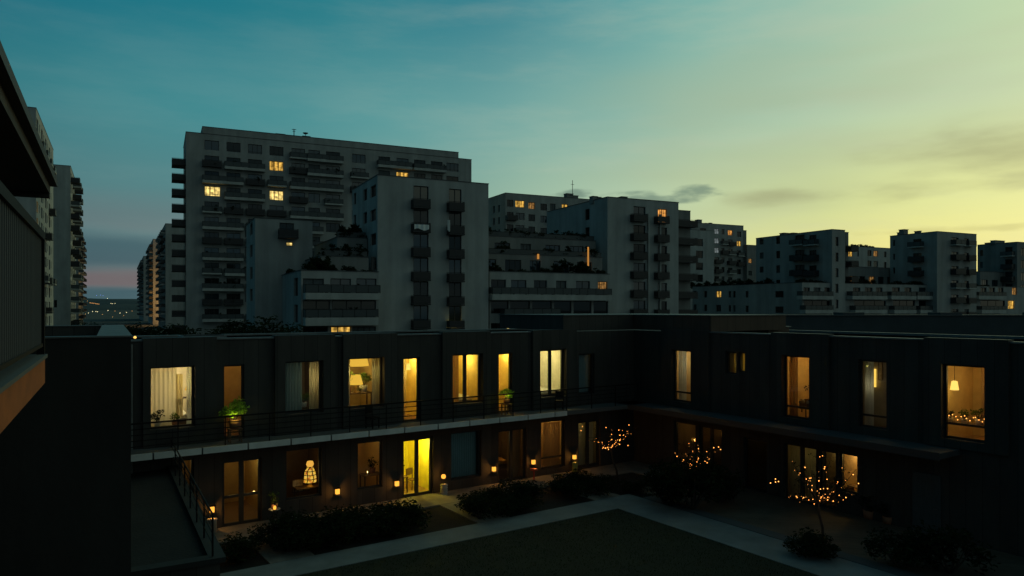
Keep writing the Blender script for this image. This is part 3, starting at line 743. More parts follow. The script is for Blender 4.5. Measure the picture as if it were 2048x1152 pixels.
for x0, x1, y0, y1 in ((1075, 1078, 508, 518), (1175.5, 1177.6, 494, 534)):
    q = f.rect(x0, x1, y0, y1, 4.8); m_ = MB(); m_.box(q[0], q[1], 4.75, 4.9, q[2], q[3], lampm); m_.build('wall_light', T)
hedge(f.world(.5, .8, H2 - .5), f.world(W2, .8, H2 - .5), 'dark hedge along the lower terrace between the two towers', 'hedges on roof terraces', 1.1)
hedge(f.world(3.5, 5.8, t2[0][3] - .4), f.world(W2 + 2, 5.8, t2[0][3] - .4), 'dark hedge along the middle terrace between the two towers', 'hedges on roof terraces', 1.4)
hedge(f.world(4.5, 10.8, t2[1][3] - .4), f.world(W2 + 3, 10.8, t2[1][3] - .4), 'dark hedge along the top terrace between the two towers', 'hedges on roof terraces', 1.6)
for i in range(9): BAL_PLANTS.append((P2.front, 1 + i * 2.0 + rn.uniform(-.5, .5), -1.0, f.px(1100, 589.5, -1.5)[1], rn.uniform(.6, 1.1), 'between'))

# ---- second front tower
T = building('pale second tower to the right with one amber window at the top', 1215, 115, 64)
f = Fac(T, 0, 0, 0); WF = f.px(1357, 450)[0]; HF = f.px(1215, 394)[1]
F = Block(T, 0, WF, 0, 20, HF, PL[1])
for ci, (x0, x1, bx0, bx1, yt, yb) in enumerate(((1267, 1291, 1268, 1296, 413, 433), (1316, 1334, 1316, 1340, 418, 437))):
    for r in range(7):
        rc = f.rect(x0, x1, yt, yb); dz = r * ST
        rc = (rc[0], rc[1], rc[2] - dz - .75, rc[3] - dz)
        F.win(F.front, rc, LITW[3] if (ci, r) == (1, 0) else rn.choice(GLD[:3]), mull=1, ft=.1, label='window lit amber from inside' if (ci, r) == (1, 0) else None)
        ba = f.rect(bx0, bx1, yt + 20, yb + 10, -1.1); balcony(F.front, ba[0], ba[1], rc[2], 1.1, 'panel', 1.05, .2)
fin = MB()
for px in (1295.5, 1319):
    a = f.px(px, 500)[0]; fin.box(a - .12, a + .12, -.35, -.005, 3, HF - 2.2, BAND)
fin.build('wall_fin', T)
for x0, x1, y in ((1170, 1179, 418),):
    rc = F.left.rect(x0, x1, y, y + 22)
    for r in range(5): F.win(F.left, (rc[0], rc[1], rc[2] - r * ST, rc[3] - r * ST), mull=0, ft=.06)
F.finish()
zr = f.px(1360, 420, 2)[1]; x1r = f.px(1377, 450, 3)[0]
Fr = Block(T, WF + .01, x1r, 2.5, 14, zr, PL[2])
Fr.finish()
for r in range(7):
    z = zr - 2.7 - r * ST
    if z > 1: balcony(Fr.front, .1, x1r - WF + .5, z, 1.4, 'panel', 1.0)
for px, w, h in ((1190, .9, .8), (1199, .7, .7), (1215, .8, .5), (1240, 1, .9), (1249, 1.2, 1.2), (1258, .9, .7)):
    a = f.px(px, 396, 4)[0]; m_ = MB(); m_.box(a - w / 2, a + w / 2, 4, 5, HF - .5, HF + h * .8, PL[2]); m_.box(a - w / 2 - .08, a + w / 2 + .08, 3.9, 5.1, HF + h * .8, HF + h * .8 + .08, DARKCOP); m_.build('chimney', T)

# ---- block behind, between the towers
def backblock(label, px0, px1, Y, top, depth, rows, cols, lits, m, heading=64, chim=(), st=ST, rs=3, h=1.7, balc=.3, zmin=4, leftw=()):
    T = building(label, px0, Y, heading); f = Fac(T, 0, 0, 0); Wd = f.px(px1, 550)[0]; H = f.px(px0 + 2, top)[1]
    Bk = Block(T, 0, Wd, 0, depth, H, m); rq = random.Random(rs)
    for r in range(rows):
        for ci, (x0, x1, y) in enumerate(cols):
            a0, zt = f.px(x0, y); a1 = f.px(x1, y)[0]; zt -= r * st
            if zt - h < zmin: continue
            k = lits.get((r, ci))
            Bk.win(Bk.front, (a0, a1, zt - h, zt), LITW[k] if k is not None else None, mull=1, ft=.1, label='window lit warm yellow from inside' if k is not None else None)
            if k is None and r and rq.random() < balc: balcony(Bk.front, a0 - .5, a1 + .6, zt - h - .1, 1.3, rq.choice(('panel', 'band')), 1.0, .3)
    for x0, x1, y in leftw:
        rc = Bk.left.rect(x0, x1, y, y + 14)
        for r in range(5):
            if rc[2] - r * st > zmin: Bk.win(Bk.left, (rc[0], rc[1], rc[2] - r * st, rc[3] - r * st), mull=0, ft=.08)
    Bk.finish()
    for px, w, hh in chim:
        a = f.px(px, top, 4)[0]; m_ = MB(); m_.box(a - w / 2, a + w / 2, 4, 5.5, H - .5, H + hh * .8, PL[2]); m_.box(a - w / 2 - .1, a + w / 2 + .1, 3.9, 5.6, H + hh * .8, H + hh * .8 + .12, DARKCOP); m_.build('chimney', T)
    return T, f, Bk, H
G = backblock('grey block seen between the two front towers with three lit top windows', 1011, 1200, 178, 386, 24, 6,
              [(1014, 1027, 399), (1031, 1049, 400.5), (1057, 1070, 404), (1081, 1094, 407), (1100, 1111, 407), (1124, 1136, 408), (1150, 1162, 411)], {(0, 1): 0, (0, 2): 2, (0, 5): 0}, PL[0], chim=((1043, 1, .6), (1061, .8, .5), (1140, 2.0, 2.2), (1148, 2.6, 1.7)), leftw=((986, 990, 412), (996, 1000, 410)))
a = G[1].px(1147, 386, 4)[0]; m_ = MB(); m_.tube([(a, 4.5, G[3] + 1.3), (a, 4.5, G[3] + 5.5)], .08, BLACKM); m_.tube([(a - .5, 4.5, G[3] + 4.4), (a + .5, 4.5, G[3] + 4.4)], .05, BLACKM); m_.build('antenna', G[0])
Hh = backblock('stepped grey block behind the second tower on its right', 1383, 1487, 228, 445, 26, 7,
               [(1400, 1412, 456), (1429, 1438, 457), (1443, 1449, 458), (1456, 1465, 460), (1474, 1482, 463)], {(0, 3): 3, (0, 1): 4, (1, 1): 4, (2, 1): 4, (1, 4): 0}, PL[0], chim=((1400, 1.6, 2), (1413, 1, .8), (1422, 1, 1), (1455, 1, .6)), balc=.7)
m_b = Block(Hh[0], Hh[1].px(1381, 500, -8)[0], Hh[1].px(1428, 500, -8)[0], -8, -.02, Hh[1].px(1390, 460, -8)[1], PL[1])
for r in range(5): m_b.win(m_b.front, (m_b.front.px(1392, 475)[0], m_b.front.px(1406, 475)[0], m_b.z1 - 4.8 - r * 3.6, m_b.z1 - 2.6 - r * 3.6), GLD[0], mull=1)
m_b.finish()
Hr = Block(Hh[0], Hh[1].px(1487.5, 500, 1)[0], Hh[1].px(1493, 500, 1)[0], 1, 14, Hh[1].px(1490, 461, 1)[1], PL[2]); Hr.finish()

# corner tower on the right, seen on two sides
def corner(label, pxl, pxc, pxr, Y, top, m, lw, fw, lb, fb, chim=(), st=ST, heading=64, lits={}):
    T = building(label, pxc, Y, heading); f = Fac(T, 0, 0, 0); Wd = f.px(pxr, 550)[0]; H = f.px(pxc, top)[1]
    lf = Fac(T, 0, 0, -math.pi / 2); D = -lf.px(pxl, 550)[0]
    Bk = Block(T, 0, Wd, 0, D, H, m)
    for fac, ws, bs in ((Bk.left, lw, lb), (Bk.front, fw, fb)):
        for i, (x0, x1, yt, yb) in enumerate(ws):
            rc = fac.rect(x0, x1, yt, yb)
            for r in range(7):
                z0, z1 = rc[2] - r * st, rc[3] - r * st
                if z0 < 3: continue
                Bk.win(fac, (rc[0], rc[1], z0, z1), mull=1 if x1 - x0 > 9 else 0, ft=.1)
                if i in bs: balcony(fac, rc[0] - .4, rc[1] + .6, z0 + .05, 1.3, 'panel' if r % 3 else 'band', 1.0, .25)
    Bk.finish()
    for px, w, hh in chim:
        q_ = lf.loc(lf.px(px, 500, 2)[0], 2, 0) if px < pxc else f.loc(f.px(px, 500, 4)[0], 4, 0)
        a = q_.x; yy = q_.y; m_ = MB(); m_.box(a - w / 2, a + w / 2, yy, yy + 1.2, H - .5, H + hh * .8, PL[2]); m_.box(a - w / 2 - .1, a + w / 2 + .1, yy - .1, yy + 1.3, H + hh * .8, H + hh * .8 + .1, DARKCOP); m_.build('chimney', T)
    return T, f, Bk, H
I_ = corner('dark corner tower with a flat roof standing left of the far right pair', 1512, 1664, 1690, 141, 459, PL[0], [(1519, 1527, 477, 489), (1552, 1560, 473, 488), (1590, 1609, 470, 490), (1618, 1633, 470, 490)], [(1671, 1677, 474, 492)], (2, 3), (), chim=((1575, 2, .7), (1590, 1.2, .5)))
m_ = Block(I_[0], I_[1].px(1690.5, 520, 1.5)[0], I_[1].px(1697, 520, 1.5)[0], 1.5, 12, I_[1].px(1694, 465, 1.5)[1], PL[2]); m_.finish()
for r in range(6): balcony(m_.front, .1, 2.2, I_[3] - 3.8 - r * ST, 1.4, 'panel')
K_ = corner('broad dark corner tower with a balcony column on each side at the far right', 1780, 1874, 1953, 152, 463, PL[0], [(1786, 1790, 480, 492), (1826, 1843, 478, 494)], [(1903, 1917, 475, 490), (1929, 1938, 477, 492)], (1,), (0, 1), chim=((1807, 1, .9), (1812, 1.4, 1.6), (1841, .6, .8)))
J_ = backblock('low pale block with two lit windows squeezed between the two right corner towers', 1690, 1790, 205, 492, 14, 3, [(1697, 1705, 501), (1715, 1718, 501), (1735, 1743, 500), (1747, 1756, 501), (1768, 1773, 503)], {(0, 0): 0, (0, 3): 2}, PL[1], balc=0)
L_ = corner('dark tower cut by the right edge of the picture', 1955, 2034, 2090, 178, 484, PL[2], [(1960, 1966, 500, 512), (2010, 2025, 494, 512)], [(2042, 2052, 496, 512)], (1,), (), chim=((1985, 2.5, .5), (2000, 4, 1.0)))
hedge(J_[1].world(6, 3, J_[3] - .3), J_[1].world(16, 3, J_[3] - .3), 'bushy dark roof garden on the low block between the right corner towers', 'hedges on roof terraces', 1.5)
backblock('small dark block squeezed between the stepped block and the dark corner tower', 1494, 1530, 236, 490, 14, 4, [(1497, 1504, 517)], {(0, 0): 2}, PL[2], balc=0, h=1.5, st=4)

# long terraced podium on the right
T = building('long low podium with pale balcony bays in front of the right towers', 1604, 138, 64)
f = Fac(T, 0, 0, 0); WP = f.px(2075, 600)[0]; HP = f.px(1606, 565)[1]
lf = Fac(T, 0, 0, -math.pi / 2); DP = min(120, -lf.px(1385, 600)[0])
Pd = Block(T, 0, WP, 0, DP, HP, PL[0])
for i, (x0, x1) in enumerate(((1607, 1620), (1627, 1641), (1649, 1663), (1706, 1721), (1730, 1745), (1752, 1765), (1784, 1800), (1809, 1823), (1838, 1852), (1860, 1874), (1961, 1973), (1978, 1990), (1996, 2007), (2024, 2034))):
    Pd.win(Pd.front, f.rect(x0, x1, 575, 590), LITW[2] if i == 13 else None, mull=1, ft=.1)
for x0, x1 in ((1608, 1664), (1708, 1772), (1786, 1830), (1838, 1876), (1961, 2010)):
    q = f.rect(x0 - 3, x1 + 3, 592, 599, -1.4); balcony(Pd.front, q[0], q[1], q[3], 1.4, 'band', .9, q[3] - q[2])
    Pd.win(Pd.front, f.rect(x0, x1, 601, 619), GLD[0], mull=2)
    q = f.rect(x0 + 3, x1 + 3, 620, 627, -1.4); balcony(Pd.front, q[0], q[1], q[3], 1.4, 'band', .9, q[3] - q[2])
Pd.win(Pd.front, f.rect(2016, 2029, 601, 618), LITW[0], mull=1, label='window lit yellow')
for i, (x0, x1) in enumerate(((1387, 1393), (1408, 1414), (1432, 1442), (1457, 1462), (1466, 1471), (1491, 1497), (1550, 1567))):
    for r in range(2):
        rc = Pd.left.rect(x0, x1, 582, 595); Pd.win(Pd.left, (rc[0], rc[1], rc[2] - r * ST, rc[3] - r * ST), LITW[0] if (i, r) == (2, 0) else None, mull=1 if x1 - x0 > 8 else 0, ft=.1, label='window lit amber' if (i, r) == (2, 0) else None)
Pd.finish()
for x0, x1, y0, z in ((1697, 1790, 535, 9), (1960, 2060, 545, 9)):
    q = f.rect(x0, x1, y0, 560, z); P = Block(T, q[0], q[1], z, z + 14, q[3], PL[2], HP - .5); w = q[1] - q[0]
    for i in range(5):
        P.win(P.front, (w * (i + .15) / 5, w * (i + .75) / 5, HP + .3, HP + 2.1), LITW[2] if i in (0, 2) and x0 < 1800 else None, mull=2)
    P.finish()
hedge(f.world(-.0, 1, HP - .4), f.world(22, 1, HP - .4), 'dark hedge on the podium roof under the dark corner tower', 'hedges on roof terraces', 1.3)
hedge(f.world(26, 1, HP - .4), f.world(60, 1, HP - .4), 'dark hedge on the podium roof before the broad corner tower', 'hedges on roof terraces', 1.2)
hedge(f.world(1, 8, HP - .4), f.world(1, 70, HP - .4), 'long dark hedge on the side edge of the right podium', 'hedges on roof terraces', 1.5)

# ---- street on the left: blocks on both sides of a gap
def streetblock(label, pxc, Y, top, m, side, length, pxo, rows, heading=61.5, cut=None, litw=(), fw=(), bp=.8, bo=1.7):
    """side +1: street face is the right side (block left of the street); -1: left side"""
    T = building(label, pxc, Y, heading); f = Fac(T, 0, 0, 0); H = f.px(pxc, top)[1]
    if side > 0:
        w = -f.px(pxo, 500)[0]; Bk = Block(T, -w, 0, 0, length, H, m); fac = Bk.right
    else:
        w = f.px(pxo, 500)[0]; Bk = Block(T, 0, w, 0, length, H, m); fac = Bk.left
    n = max(1, int(length / 9)); rq = random.Random(int(Y))
    for r in range(rows):
        z = H - 3.6 - r * ST
        if z < 1: break
        for i in range(n):
            x = 1 + i * 9
            a0 = x if side > 0 else length - x - 3.4
            Bk.win(fac, (a0, a0 + 3.0, z, z + 2.1), LITW[0] if (r, i) in litw else None, mull=1, label='window lit yellow' if (r, i) in litw else None)
            if side < 0 or rq.random() < bp: balcony(fac, a0 - .4, a0 + 3.5, z - .05, bo, rq.choice(('panel', 'band')), 1.0, .35)
            if i < n - 1 or True:
                a0 = x + 5 if side > 0 else length - x - 7
                Bk.win(fac, (a0, a0 + 1.2, z + .5, z + 2.0), mull=0)
    for x0, x1, y0, y1 in fw: Bk.win(Bk.front, Bk.front.rect(x0, x1, y0, y1), GLD[0], mull=0)
    Bk.finish()
    return T, Bk, H
streetblock('nearer pale block on the left of the street behind the roof overhang', 72, 132, 216, PL[1], 1, 40, -30, 13, litw=((6, 0), (5, 0)), bp=.35, bo=1.2)
streetblock('second pale block on the left of the street with balconies over the gap', 141, 184, 332, PL[1], 1, 27, 60, 13, fw=((107, 114, 560, 572), (108, 114, 600, 615)), bo=2.0)
streetblock('third block on the left of the street showing only a strip of balconies', 157, 336, 462, PL[0], 1, 50, 130, 13, bo=2.0)
streetblock('grey block on the right of the street just behind the slab block', 331, 300, 447, PL[0], -1, 60, 380, 13)
S2 = streetblock('pale block further down the right of the street lit amber by the street lamp', 306, 380, 478, PL[1], -1, 70, 345, 13)
streetblock('farthest dark block at the end of the street on its right', 287, 490, 512, PL[0], -1, 120, 330, 13)
# the street lamp that lights the amber wall
q = at(324, 560, 362); lp = empty('street_lamp', (q.x - 1, q.y, 0), 0, 'street lamp whose amber light washes the far block on the right of the street', 'street lamp')
m_ = MB(); m_.tube([(0, 0, 0), (0, 0, 12), (.3, 0, 13), (1.2, 0, 13.3)], [.16, .12, .09, .07], BLACKM, 8); m_.build('pole', lp)
m_ = MB(); m_.box(1.0, 1.8, -.15, .15, 13.2, 13.4, BLACKM); m_.box(1.05, 1.75, -.12, .12, 13.12, 13.19, m_emit('lamp_amber', (1, .5, .1), 12)); m_.build('lamp_head', lp)
ptlight('street_light', (1.4, 0, 12.5), (1, .5, .12), 9000, .4, lp)

for fac, a, d, z, s, g in BAL_PLANTS:
    potted(fac.world(a, d, z), s, {'slab': 'dark potted plant on a balcony of the tall slab block', 'terrace': 'dark potted plant on a balcony or terrace of the block left of the front tower', 'between': 'dark potted plant on a balcony or terrace between the two front towers'}[g], 'potted plants on %s balconies' % g, random.randint(0, 2))

# trees in the street gap and before the blocks
TG = 'dark trees behind the courtyard building'
for px, top, Y, s, v, lb in ((285, 628, 95, 1.1, 0, 'low dark tree at the foot of the far street blocks'), (345, 618, 80, 1.1, 1, 'dark tree at the corner of the slab block'), (395, 625, 75, 1.1, 2, 'dark tree before the first balconies of the slab block'), (440, 632, 78, 1.0, 0, 'dark tree in the middle of the row before the slab block'), (480, 610, 84, 1.2, 1, 'dark tree between the slab block and the terraced block'), (540, 590, 70, 1.0, 2, 'tall dark tree against the side wall of the terraced block'), (590, 618, 66, .8, 0, 'dark tree at the corner of the terraced block'), (250, 632, 120, 1.2, 1, 'small dark tree in the street gap'), (205, 634, 140, 1.3, 2, 'dark treetop under the town lights'), (175, 632, 130, 1.2, 0, 'dark treetop at the foot of the second left street block'), (1440, 612, 95, 1.0, 1, 'dark tree before the right podium'), (1530, 605, 92, 1.0, 2, 'dark tree against the side of the right podium')):
    q = at(px, top, Y); tree((q.x, q.y, 0), s, lb, TG, v, (q.z / 10.2) / s if q.z > 2 else 1)

# ================================================================== COURTYARD BUILDING
HD = 55.75
C0 = Vector((6.75, 40.2))
T = empty('courtyard_building', (C0.x, C0.y, 0), R(90 - HD), 'dark clad two storey building wrapping two sides of the courtyard lawn', 'building')
CB = T
RZ = 7.3; SL0, SL1 = 3.2, 3.42
LW, RW = 34.0, 36.0
FL = Fac(T, -LW, 0, 0)                       # left wing facade, a from the far left end
FR = Fac(T, 0, 0, -math.pi / 2)              # right wing facade, a from the inner corner towards the viewer
HOL_L, HOL_R = [], []
WTH = .34
def room(fac, r, pad0, pad1, zf, zc, depth, wall, floor_, cool=None):
    m_ = MB(); a0, a1 = r[0] - pad0, r[1] + pad1
    m_.box(a0, a1, WTH, WTH + depth, zf, zc, wall, skip='fb')
    m_.quad([(a0, WTH, zf), (a1, WTH, zf), (a1, WTH + depth, zf), (a0, WTH + depth, zf)], floor_)
    m_.quad([(a0, WTH, r[2]), (a0, WTH, r[2]), (a1, WTH, zf), (a1, WTH, zf)], wall) if False else None
    return fac.put('room', m_)
def curtain(fac, a0, a1, z0, z1, d, m, label, waves=None, amp=.035, group=None):
    m_ = MB(); w = a1 - a0; n = max(8, int(w / .025)); waves = waves or w / .12
    for i in range(n):
        p, q = i / n, (i + 1) / n
        y0 = amp * math.sin(2 * math.pi * waves * p) + amp * .4 * math.sin(9 * p + a0); y1 = amp * math.sin(2 * math.pi * waves * q) + amp * .4 * math.sin(9 * q + a0)
        m_.quad([(w * p, y0, 0), (w * q, y1, 0), (w * q, y1, z1 - z0), (w * p, y0, z1 - z0)], m)
    o = m_.build('curtain', None, fac.world(a0, d, z0), fac.ang(), True)
    return tag(o, label, 'curtain', group)
def wp(col, n): return mat(n, col, .9, (2.5, .12, (1, 1, 1)))
P_CREAM = wp((.72, .66, .52), 'paint_cream'); P_YEL = wp((.75, .60, .22), 'paint_yellow'); P_OR = wp((.50, .35, .16), 'paint_ochre'); P_GREY = wp((.36, .32, .25), 'paint_grey'); P_WHITE = wp((.8, .78, .7), 'paint_white'); P_GREEN = wp((.74, .64, .10), 'paint_lime'); P_BROWN = wp((.24, .16, .09), 'paint_brown')
FLOORW = mat('floor_oak', (.25, .15, .08), .6, (3, .3, (1, 8, 1)))
C_SHEER = m_cloth('sheer_cream', (.75, .70, .55), .5); C_BLUE = m_cloth('curtain_blue', (.42, .54, .55), .12); C_YEL = m_cloth('curtain_yellow', (.74, .66, .42), .5); C_BRN = m_cloth('curtain_brown', (.42, .28, .15), .4); C_WHT = m_cloth('curtain_white', (.72, .74, .70), .35); C_OR = m_cloth('curtain_orange', (.6, .28, .06), .45)
SHADE = m_emit('lamp_shade_glow', (1, .55, .06), .95); SHADEB = m_emit('lamp_shade_bright', (1, .60, .12), 1.6)
BRASS = mat('brass', (.5, .33, .12), .35, metallic=.8); WOOD = mat('dark_wood', (.12, .07, .04), .6, (4, .3, (1, 6, 1))); TERRA = mat('terracotta', (.32, .13, .07), .8); CERAM = mat('white_ceramic', (.7, .68, .62), .4)
WARM = (1, .72, .19); AMBER = (1, .66, .21); SOFT = (1, .80, .44)

def light_in(fac, a, d, z, col, w, rad=.12): return ptlight('room_light', fac.loc(a, d, z), col, w, rad, CB)

def near_window(fac, hol, x0, x1, yt, yb, mull=0, trans=0, z0=None, ft=.07, lab=None, name='window'):
    r = fac.rect(x0, x1, yt, yb)
    r = (r[0] - ft, r[1] + ft, (z0 if z0 is not None else r[2] - ft), r[3] + ft)
    hol.append(r)
    window(fac, r, GLASS, mull=mull, trans=trans, ft=ft, fd=.09, depth=.13, name=name, label=lab)
    return (r[0] + ft, r[1] - ft, r[2] + ft, r[3] - ft)

def lamp(fac, a, d, z, label, sh=.42, rt=.13, rb=.2, bh=.4, m=None):
    o = empty('table_lamp', fac.world(a, d, z), 0, label, 'lamp')
    m_ = MB(); m_.lathe([(rb, bh), (rt, bh + sh)], m or SHADE, 20); m_.build('lamp_shade', o, smooth=True)
    m_ = MB(); m_.lathe([(.0, 0), (.11, 0), (.1, .03), (.04, .08), (.07, .18), (.05, bh * .7), (.02, bh * .8), (.02, bh + sh * .6)], BRASS, 14); m_.build('base', o, smooth=True)
    ptlight('lamp_bulb', (0, 0, bh + sh + .1), WARM, 9, .06, o)
    return o
def pendant(fac, a, d, zc, drop, label, sh=.3, rt=.09, rb=.14, m=None):
    o = empty('pendant_lamp', fac.world(a, d, zc), 0, label, 'lamp')
    m_ = MB(); m_.tube([(0, 0, 0), (0, 0, -drop)], .008, BLACKM, 5); m_.lathe([(0, 0), (.05, 0), (.05, -.03), (0, -.03)], BRASS, 10); m_.build('cord', o)
    m_ = MB(); m_.lathe([(rt * .3, -drop + .02), (rt, -drop), (rb, -drop - sh)], m or SHADEB, 18); m_.build('lamp_shade', o, smooth=True)
    ptlight('lamp_bulb', (0, 0, -drop - sh - .05), WARM, 10, .06, o)
    return o
def house_plant(loc, s, label, m, n=420, pot=TERRA, ry=1, cat='potted plant'):
    o = empty('potted_plant', loc, 0, label, cat)
    m_ = MB(); m_.lathe([(0, 0), (.15, 0), (.19, .28), (.16, .28), (.14, .22), (0, .22)], pot, 14); pp = m_.build('pot', o, smooth=True); pp.scale = (s, s, s)
    m_ = MB(); foliage(m_, (0, 0, .58 * s), .42 * s, .42 * s * ry, .36 * s, n, .12 * s, m, 12, random.Random(int(loc[0] * 100)))
    for q in range(7): m_.tube([(0, 0, .2 * s), (.1 * s * math.cos(q), .1 * s * math.sin(q), .4 * s), (.22 * s * math.cos(q), .22 * s * math.sin(q), .65 * s)], [.012, .009, .004], BARK, 4)
    m_.build('foliage', o)
    return o
def table(fac, a, d, z, w, dp, h, label, cat='table', m=None):
    o = empty('table', fac.world(a, d, z), fac.ang(), label, cat); m = m or WOOD
    m_ = MB(); m_.box(-w / 2, w / 2, -dp / 2, dp / 2, h - .04, h, m); m_.build('table_top', o)
    for sx in (-1, 1):
        for sy in (-1, 1):
            m_ = MB(); m_.box(sx * (w / 2 - .05) - .025, sx * (w / 2 - .05) + .025, sy * (dp / 2 - .05) - .025, sy * (dp / 2 - .05) + .025, 0, h - .041, m); m_.build('leg', o)
    return o
def chair(fac, a, d, z, rz, label, m=WOOD):
    o = empty('chair', fac.world(a, d, z), fac.ang() + rz, label, 'chair')
    m_ = MB(); m_.box(-.22, .22, -.22, .22, .43, .47, m); m_.build('seat', o)
    m_ = MB(); m_.box(-.21, .21, .18, .215, .62, .95, m); m_.box(-.21, -.17, .18, .21, .471, .619, m); m_.box(.17, .21, .18, .21, .471, .619, m); m_.build('backrest', o)
    for sx in (-1, 1):
        for sy in (-1, 1):
            m_ = MB(); m_.box(sx * .19 - .02, sx * .19 + .02, sy * .19 - .02, sy * .19 + .02, 0, .429, m); m_.build('leg', o)
    return o
def picture(fac, a, d, z, w, h, label):
    o = empty('picture', fac.world(a, d, z), fac.ang(), label, 'picture')
    m_ = MB(); m_.box(0, w, -.025, 0, 0, .03, WOOD); m_.box(0, w, -.025, 0, h - .03, h, WOOD); m_.box(0, .03, -.025, 0, .03, h - .03, WOOD); m_.box(w - .03, w, -.025, 0, .03, h - .03, WOOD); m_.build('frame', o)
    m_ = MB(); m_.box(.03, w - .03, -.012, -.002, .03, h - .03, mat('print_paper', (.45, .36, .25), .8, (9, .6, (1, 1, 1)))); m_.build('print', o)
    return o
def cushion_bed(fac, a, d, z, w, l, label, m):
    o = empty('bed', fac.world(a, d, z), fac.ang(), label, 'bed')
    m_ = MB(); m_.box(0, w, 0, l, .15, .4, WOOD); m_.build('frame', o)
    for px_ in (.05, w - .1):
        for py_ in (.05, l - .1):
            q = MB(); q.box(px_, px_ + .05, py_, py_ + .05, 0, .149, WOOD); q.build('leg', o)
    m_ = MB(); n = 14
    def hz(i, j): return .55 + .05 * math.sin(i * 1.7 + j) * math.cos(j * 1.3) + .03 * math.sin(i * 3.1)
    for i in range(n):
        for j in range(n): m_.quad([(w * i / n, l * j / n, hz(i, j)), (w * (i + 1) / n, l * j / n, hz(i + 1, j)), (w * (i + 1) / n, l * (j + 1) / n, hz(i + 1, j + 1)), (w * i / n, l * (j + 1) / n, hz(i, j + 1))], m)
    m_.box(-.01, w + .01, -.01, l + .01, .401, .52, m); m_.build('bedspread', o, smooth=True)
    return o
UF, UC = 3.45, 6.55           # upper floor and ceiling levels
GF, GC = .02, 2.75

# ------------- upper floor, left wing
r = near_window(FL, HOL_L, 303, 385, 736, 852, trans=0, lab='large window lit behind a sheer cream curtain')
room(FL, r, .9, .5, UF, UC, 3.2, P_CREAM, FLOORW)
light_in(FL, r[1] - .3, 2.2, 5.6, SOFT, 46)
w_ = r[1] - r[0]
curtain(FL, r[0] - .1, r[0] + w_ * .70, UF + .3, 6.45, .75, C_SHEER, 'sheer cream curtain filling the left of the leftmost large upper window', waves=7, amp=.012)
curtain(FL, r[0] + w_ * .66, r[0] + w_ * .84, UF + .9, 6.0, .62, C_YEL, 'yellow drape gathered beside the lamp in the leftmost large upper window', waves=4, amp=.04)
curtain(FL, r[1] - w_ * .10, r[1] + .1, UF + .3, 6.45, .42, C_WHT, 'white curtain edge at the right of the leftmost large upper window', waves=2)
a_, z_ = FL.px(379, 775, .9)
lamp(FL, a_, .9, z_ - .35, 'glowing table lamp beside the yellow drape in the leftmost upper window', .3, .07, .17, .25)
table(FL, a_ - .1, .9, UF, .8, .4, z_ - .35 - UF, 'tall side table under the lamp in the leftmost upper window')
house_plant(FL.world(r[0] + w_ * .2, .55, 4.05), .75, 'leafy plant silhouetted low at the left of the leftmost upper window', LEAFD, 200, CERAM)
house_plant(FL.world(r[0] + w_ * .62, .5, 4.05), .6, 'smaller leafy plant low in the middle of the leftmost upper window', LEAFG, 160, TERRA)
table(FL, r[0] + w_ * .42, .52, UF, w_ * .8, .3, .6, 'low plant bench under the sill of the leftmost upper window')
cushion_bed(FL, r[0] + .2, 1.0, UF + .35, 1.3, 1.8, 'bed with a pale rumpled cover in the leftmost upper room', WHITE)
r = near_window(FL, HOL_L, 450, 485, 733, 868, z0=UF - .02, trans=.02, lab='narrow balcony door with an ochre room behind', name='door')
room(FL, r, .5, .9, UF, UC, 2.6, P_OR, FLOORW); light_in(FL, r[1] + .5, 1.2, 6.2, AMBER, 17)
r = near_window(FL, HOL_L, 572, 641, 725, 823, lab='window with blue grey curtain half drawn')
room(FL, r, .5, .3, UF, UC, 2.6, P_BROWN, FLOORW); light_in(FL, r[1] - .05, 1.0, 5.6, (1, .8, .4), 9)
w_ = r[1] - r[0]
curtain(FL, r[0] - .15, r[0] + w_ * .57, UF + .4, 6.4, .5, C_BLUE, 'blue grey curtain drawn across the left half of its window')
curtain(FL, r[1] - w_ * .22, r[1] + .1, UF + .4, 6.4, .5, C_YEL, 'narrow pale yellow curtain beside the blue grey one')
house_plant(FL.world(r[1] - w_ * .3, .8, 4.35), .7, 'small flowering pot plant on the sill between the two curtains', LEAFG, 200, CERAM)
table(FL, r[1] - w_ * .3, .8, UF, .6, .35, .9, 'small stand under the sill plant between the two curtains')
r = near_window(FL, HOL_L, 698, 763, 718, 812, lab='window with two glowing lampshades and plants')
room(FL, r, .35, .35, UF, UC, 2.9, wp((.34, .24, .11), 'paint_umber'), FLOORW); light_in(FL, (r[0] + r[1]) / 2, 1.9, 5.9, WARM, 34)
w_ = r[1] - r[0]
curtain(FL, r[0] - .2, r[0] + w_ * .16, UF + .3, 6.4, .5, C_WHT, 'white curtain tied to the left of the window with two lampshades')
curtain(FL, r[1] - w_ * .16, r[1] + .2, UF + .3, 6.4, .5, C_WHT, 'white curtain tied to the right of the window with two lampshades')
pendant(FL, r[0] + w_ * .53, 1.0, 6.5, .18, 'broad glowing ceiling shade at the top of the plant filled window', .36, .42, .5, SHADE)
za = FL.px(728, 784, .9)[1]
lamp(FL, r[0] + w_ * .45, .9, za, 'glowing cone shaded table lamp among plants in the upper window', .42, .2, .32, .36)
table(FL, r[0] + w_ * .5, .9, UF, 1.2, .6, za - UF, 'cluttered table under the cone shaded lamp')
house_plant(FL.world(r[0] + w_ * .75, 1.1, za), 1.0, 'leafy plant right of the cone shaded lamp', LEAFG, 220, CERAM); house_plant(FL.world(r[0] + w_ * .22, 1.0, za), .95, 'leafy plant left of the cone shaded lamp', LEAFG, 180, TERRA)
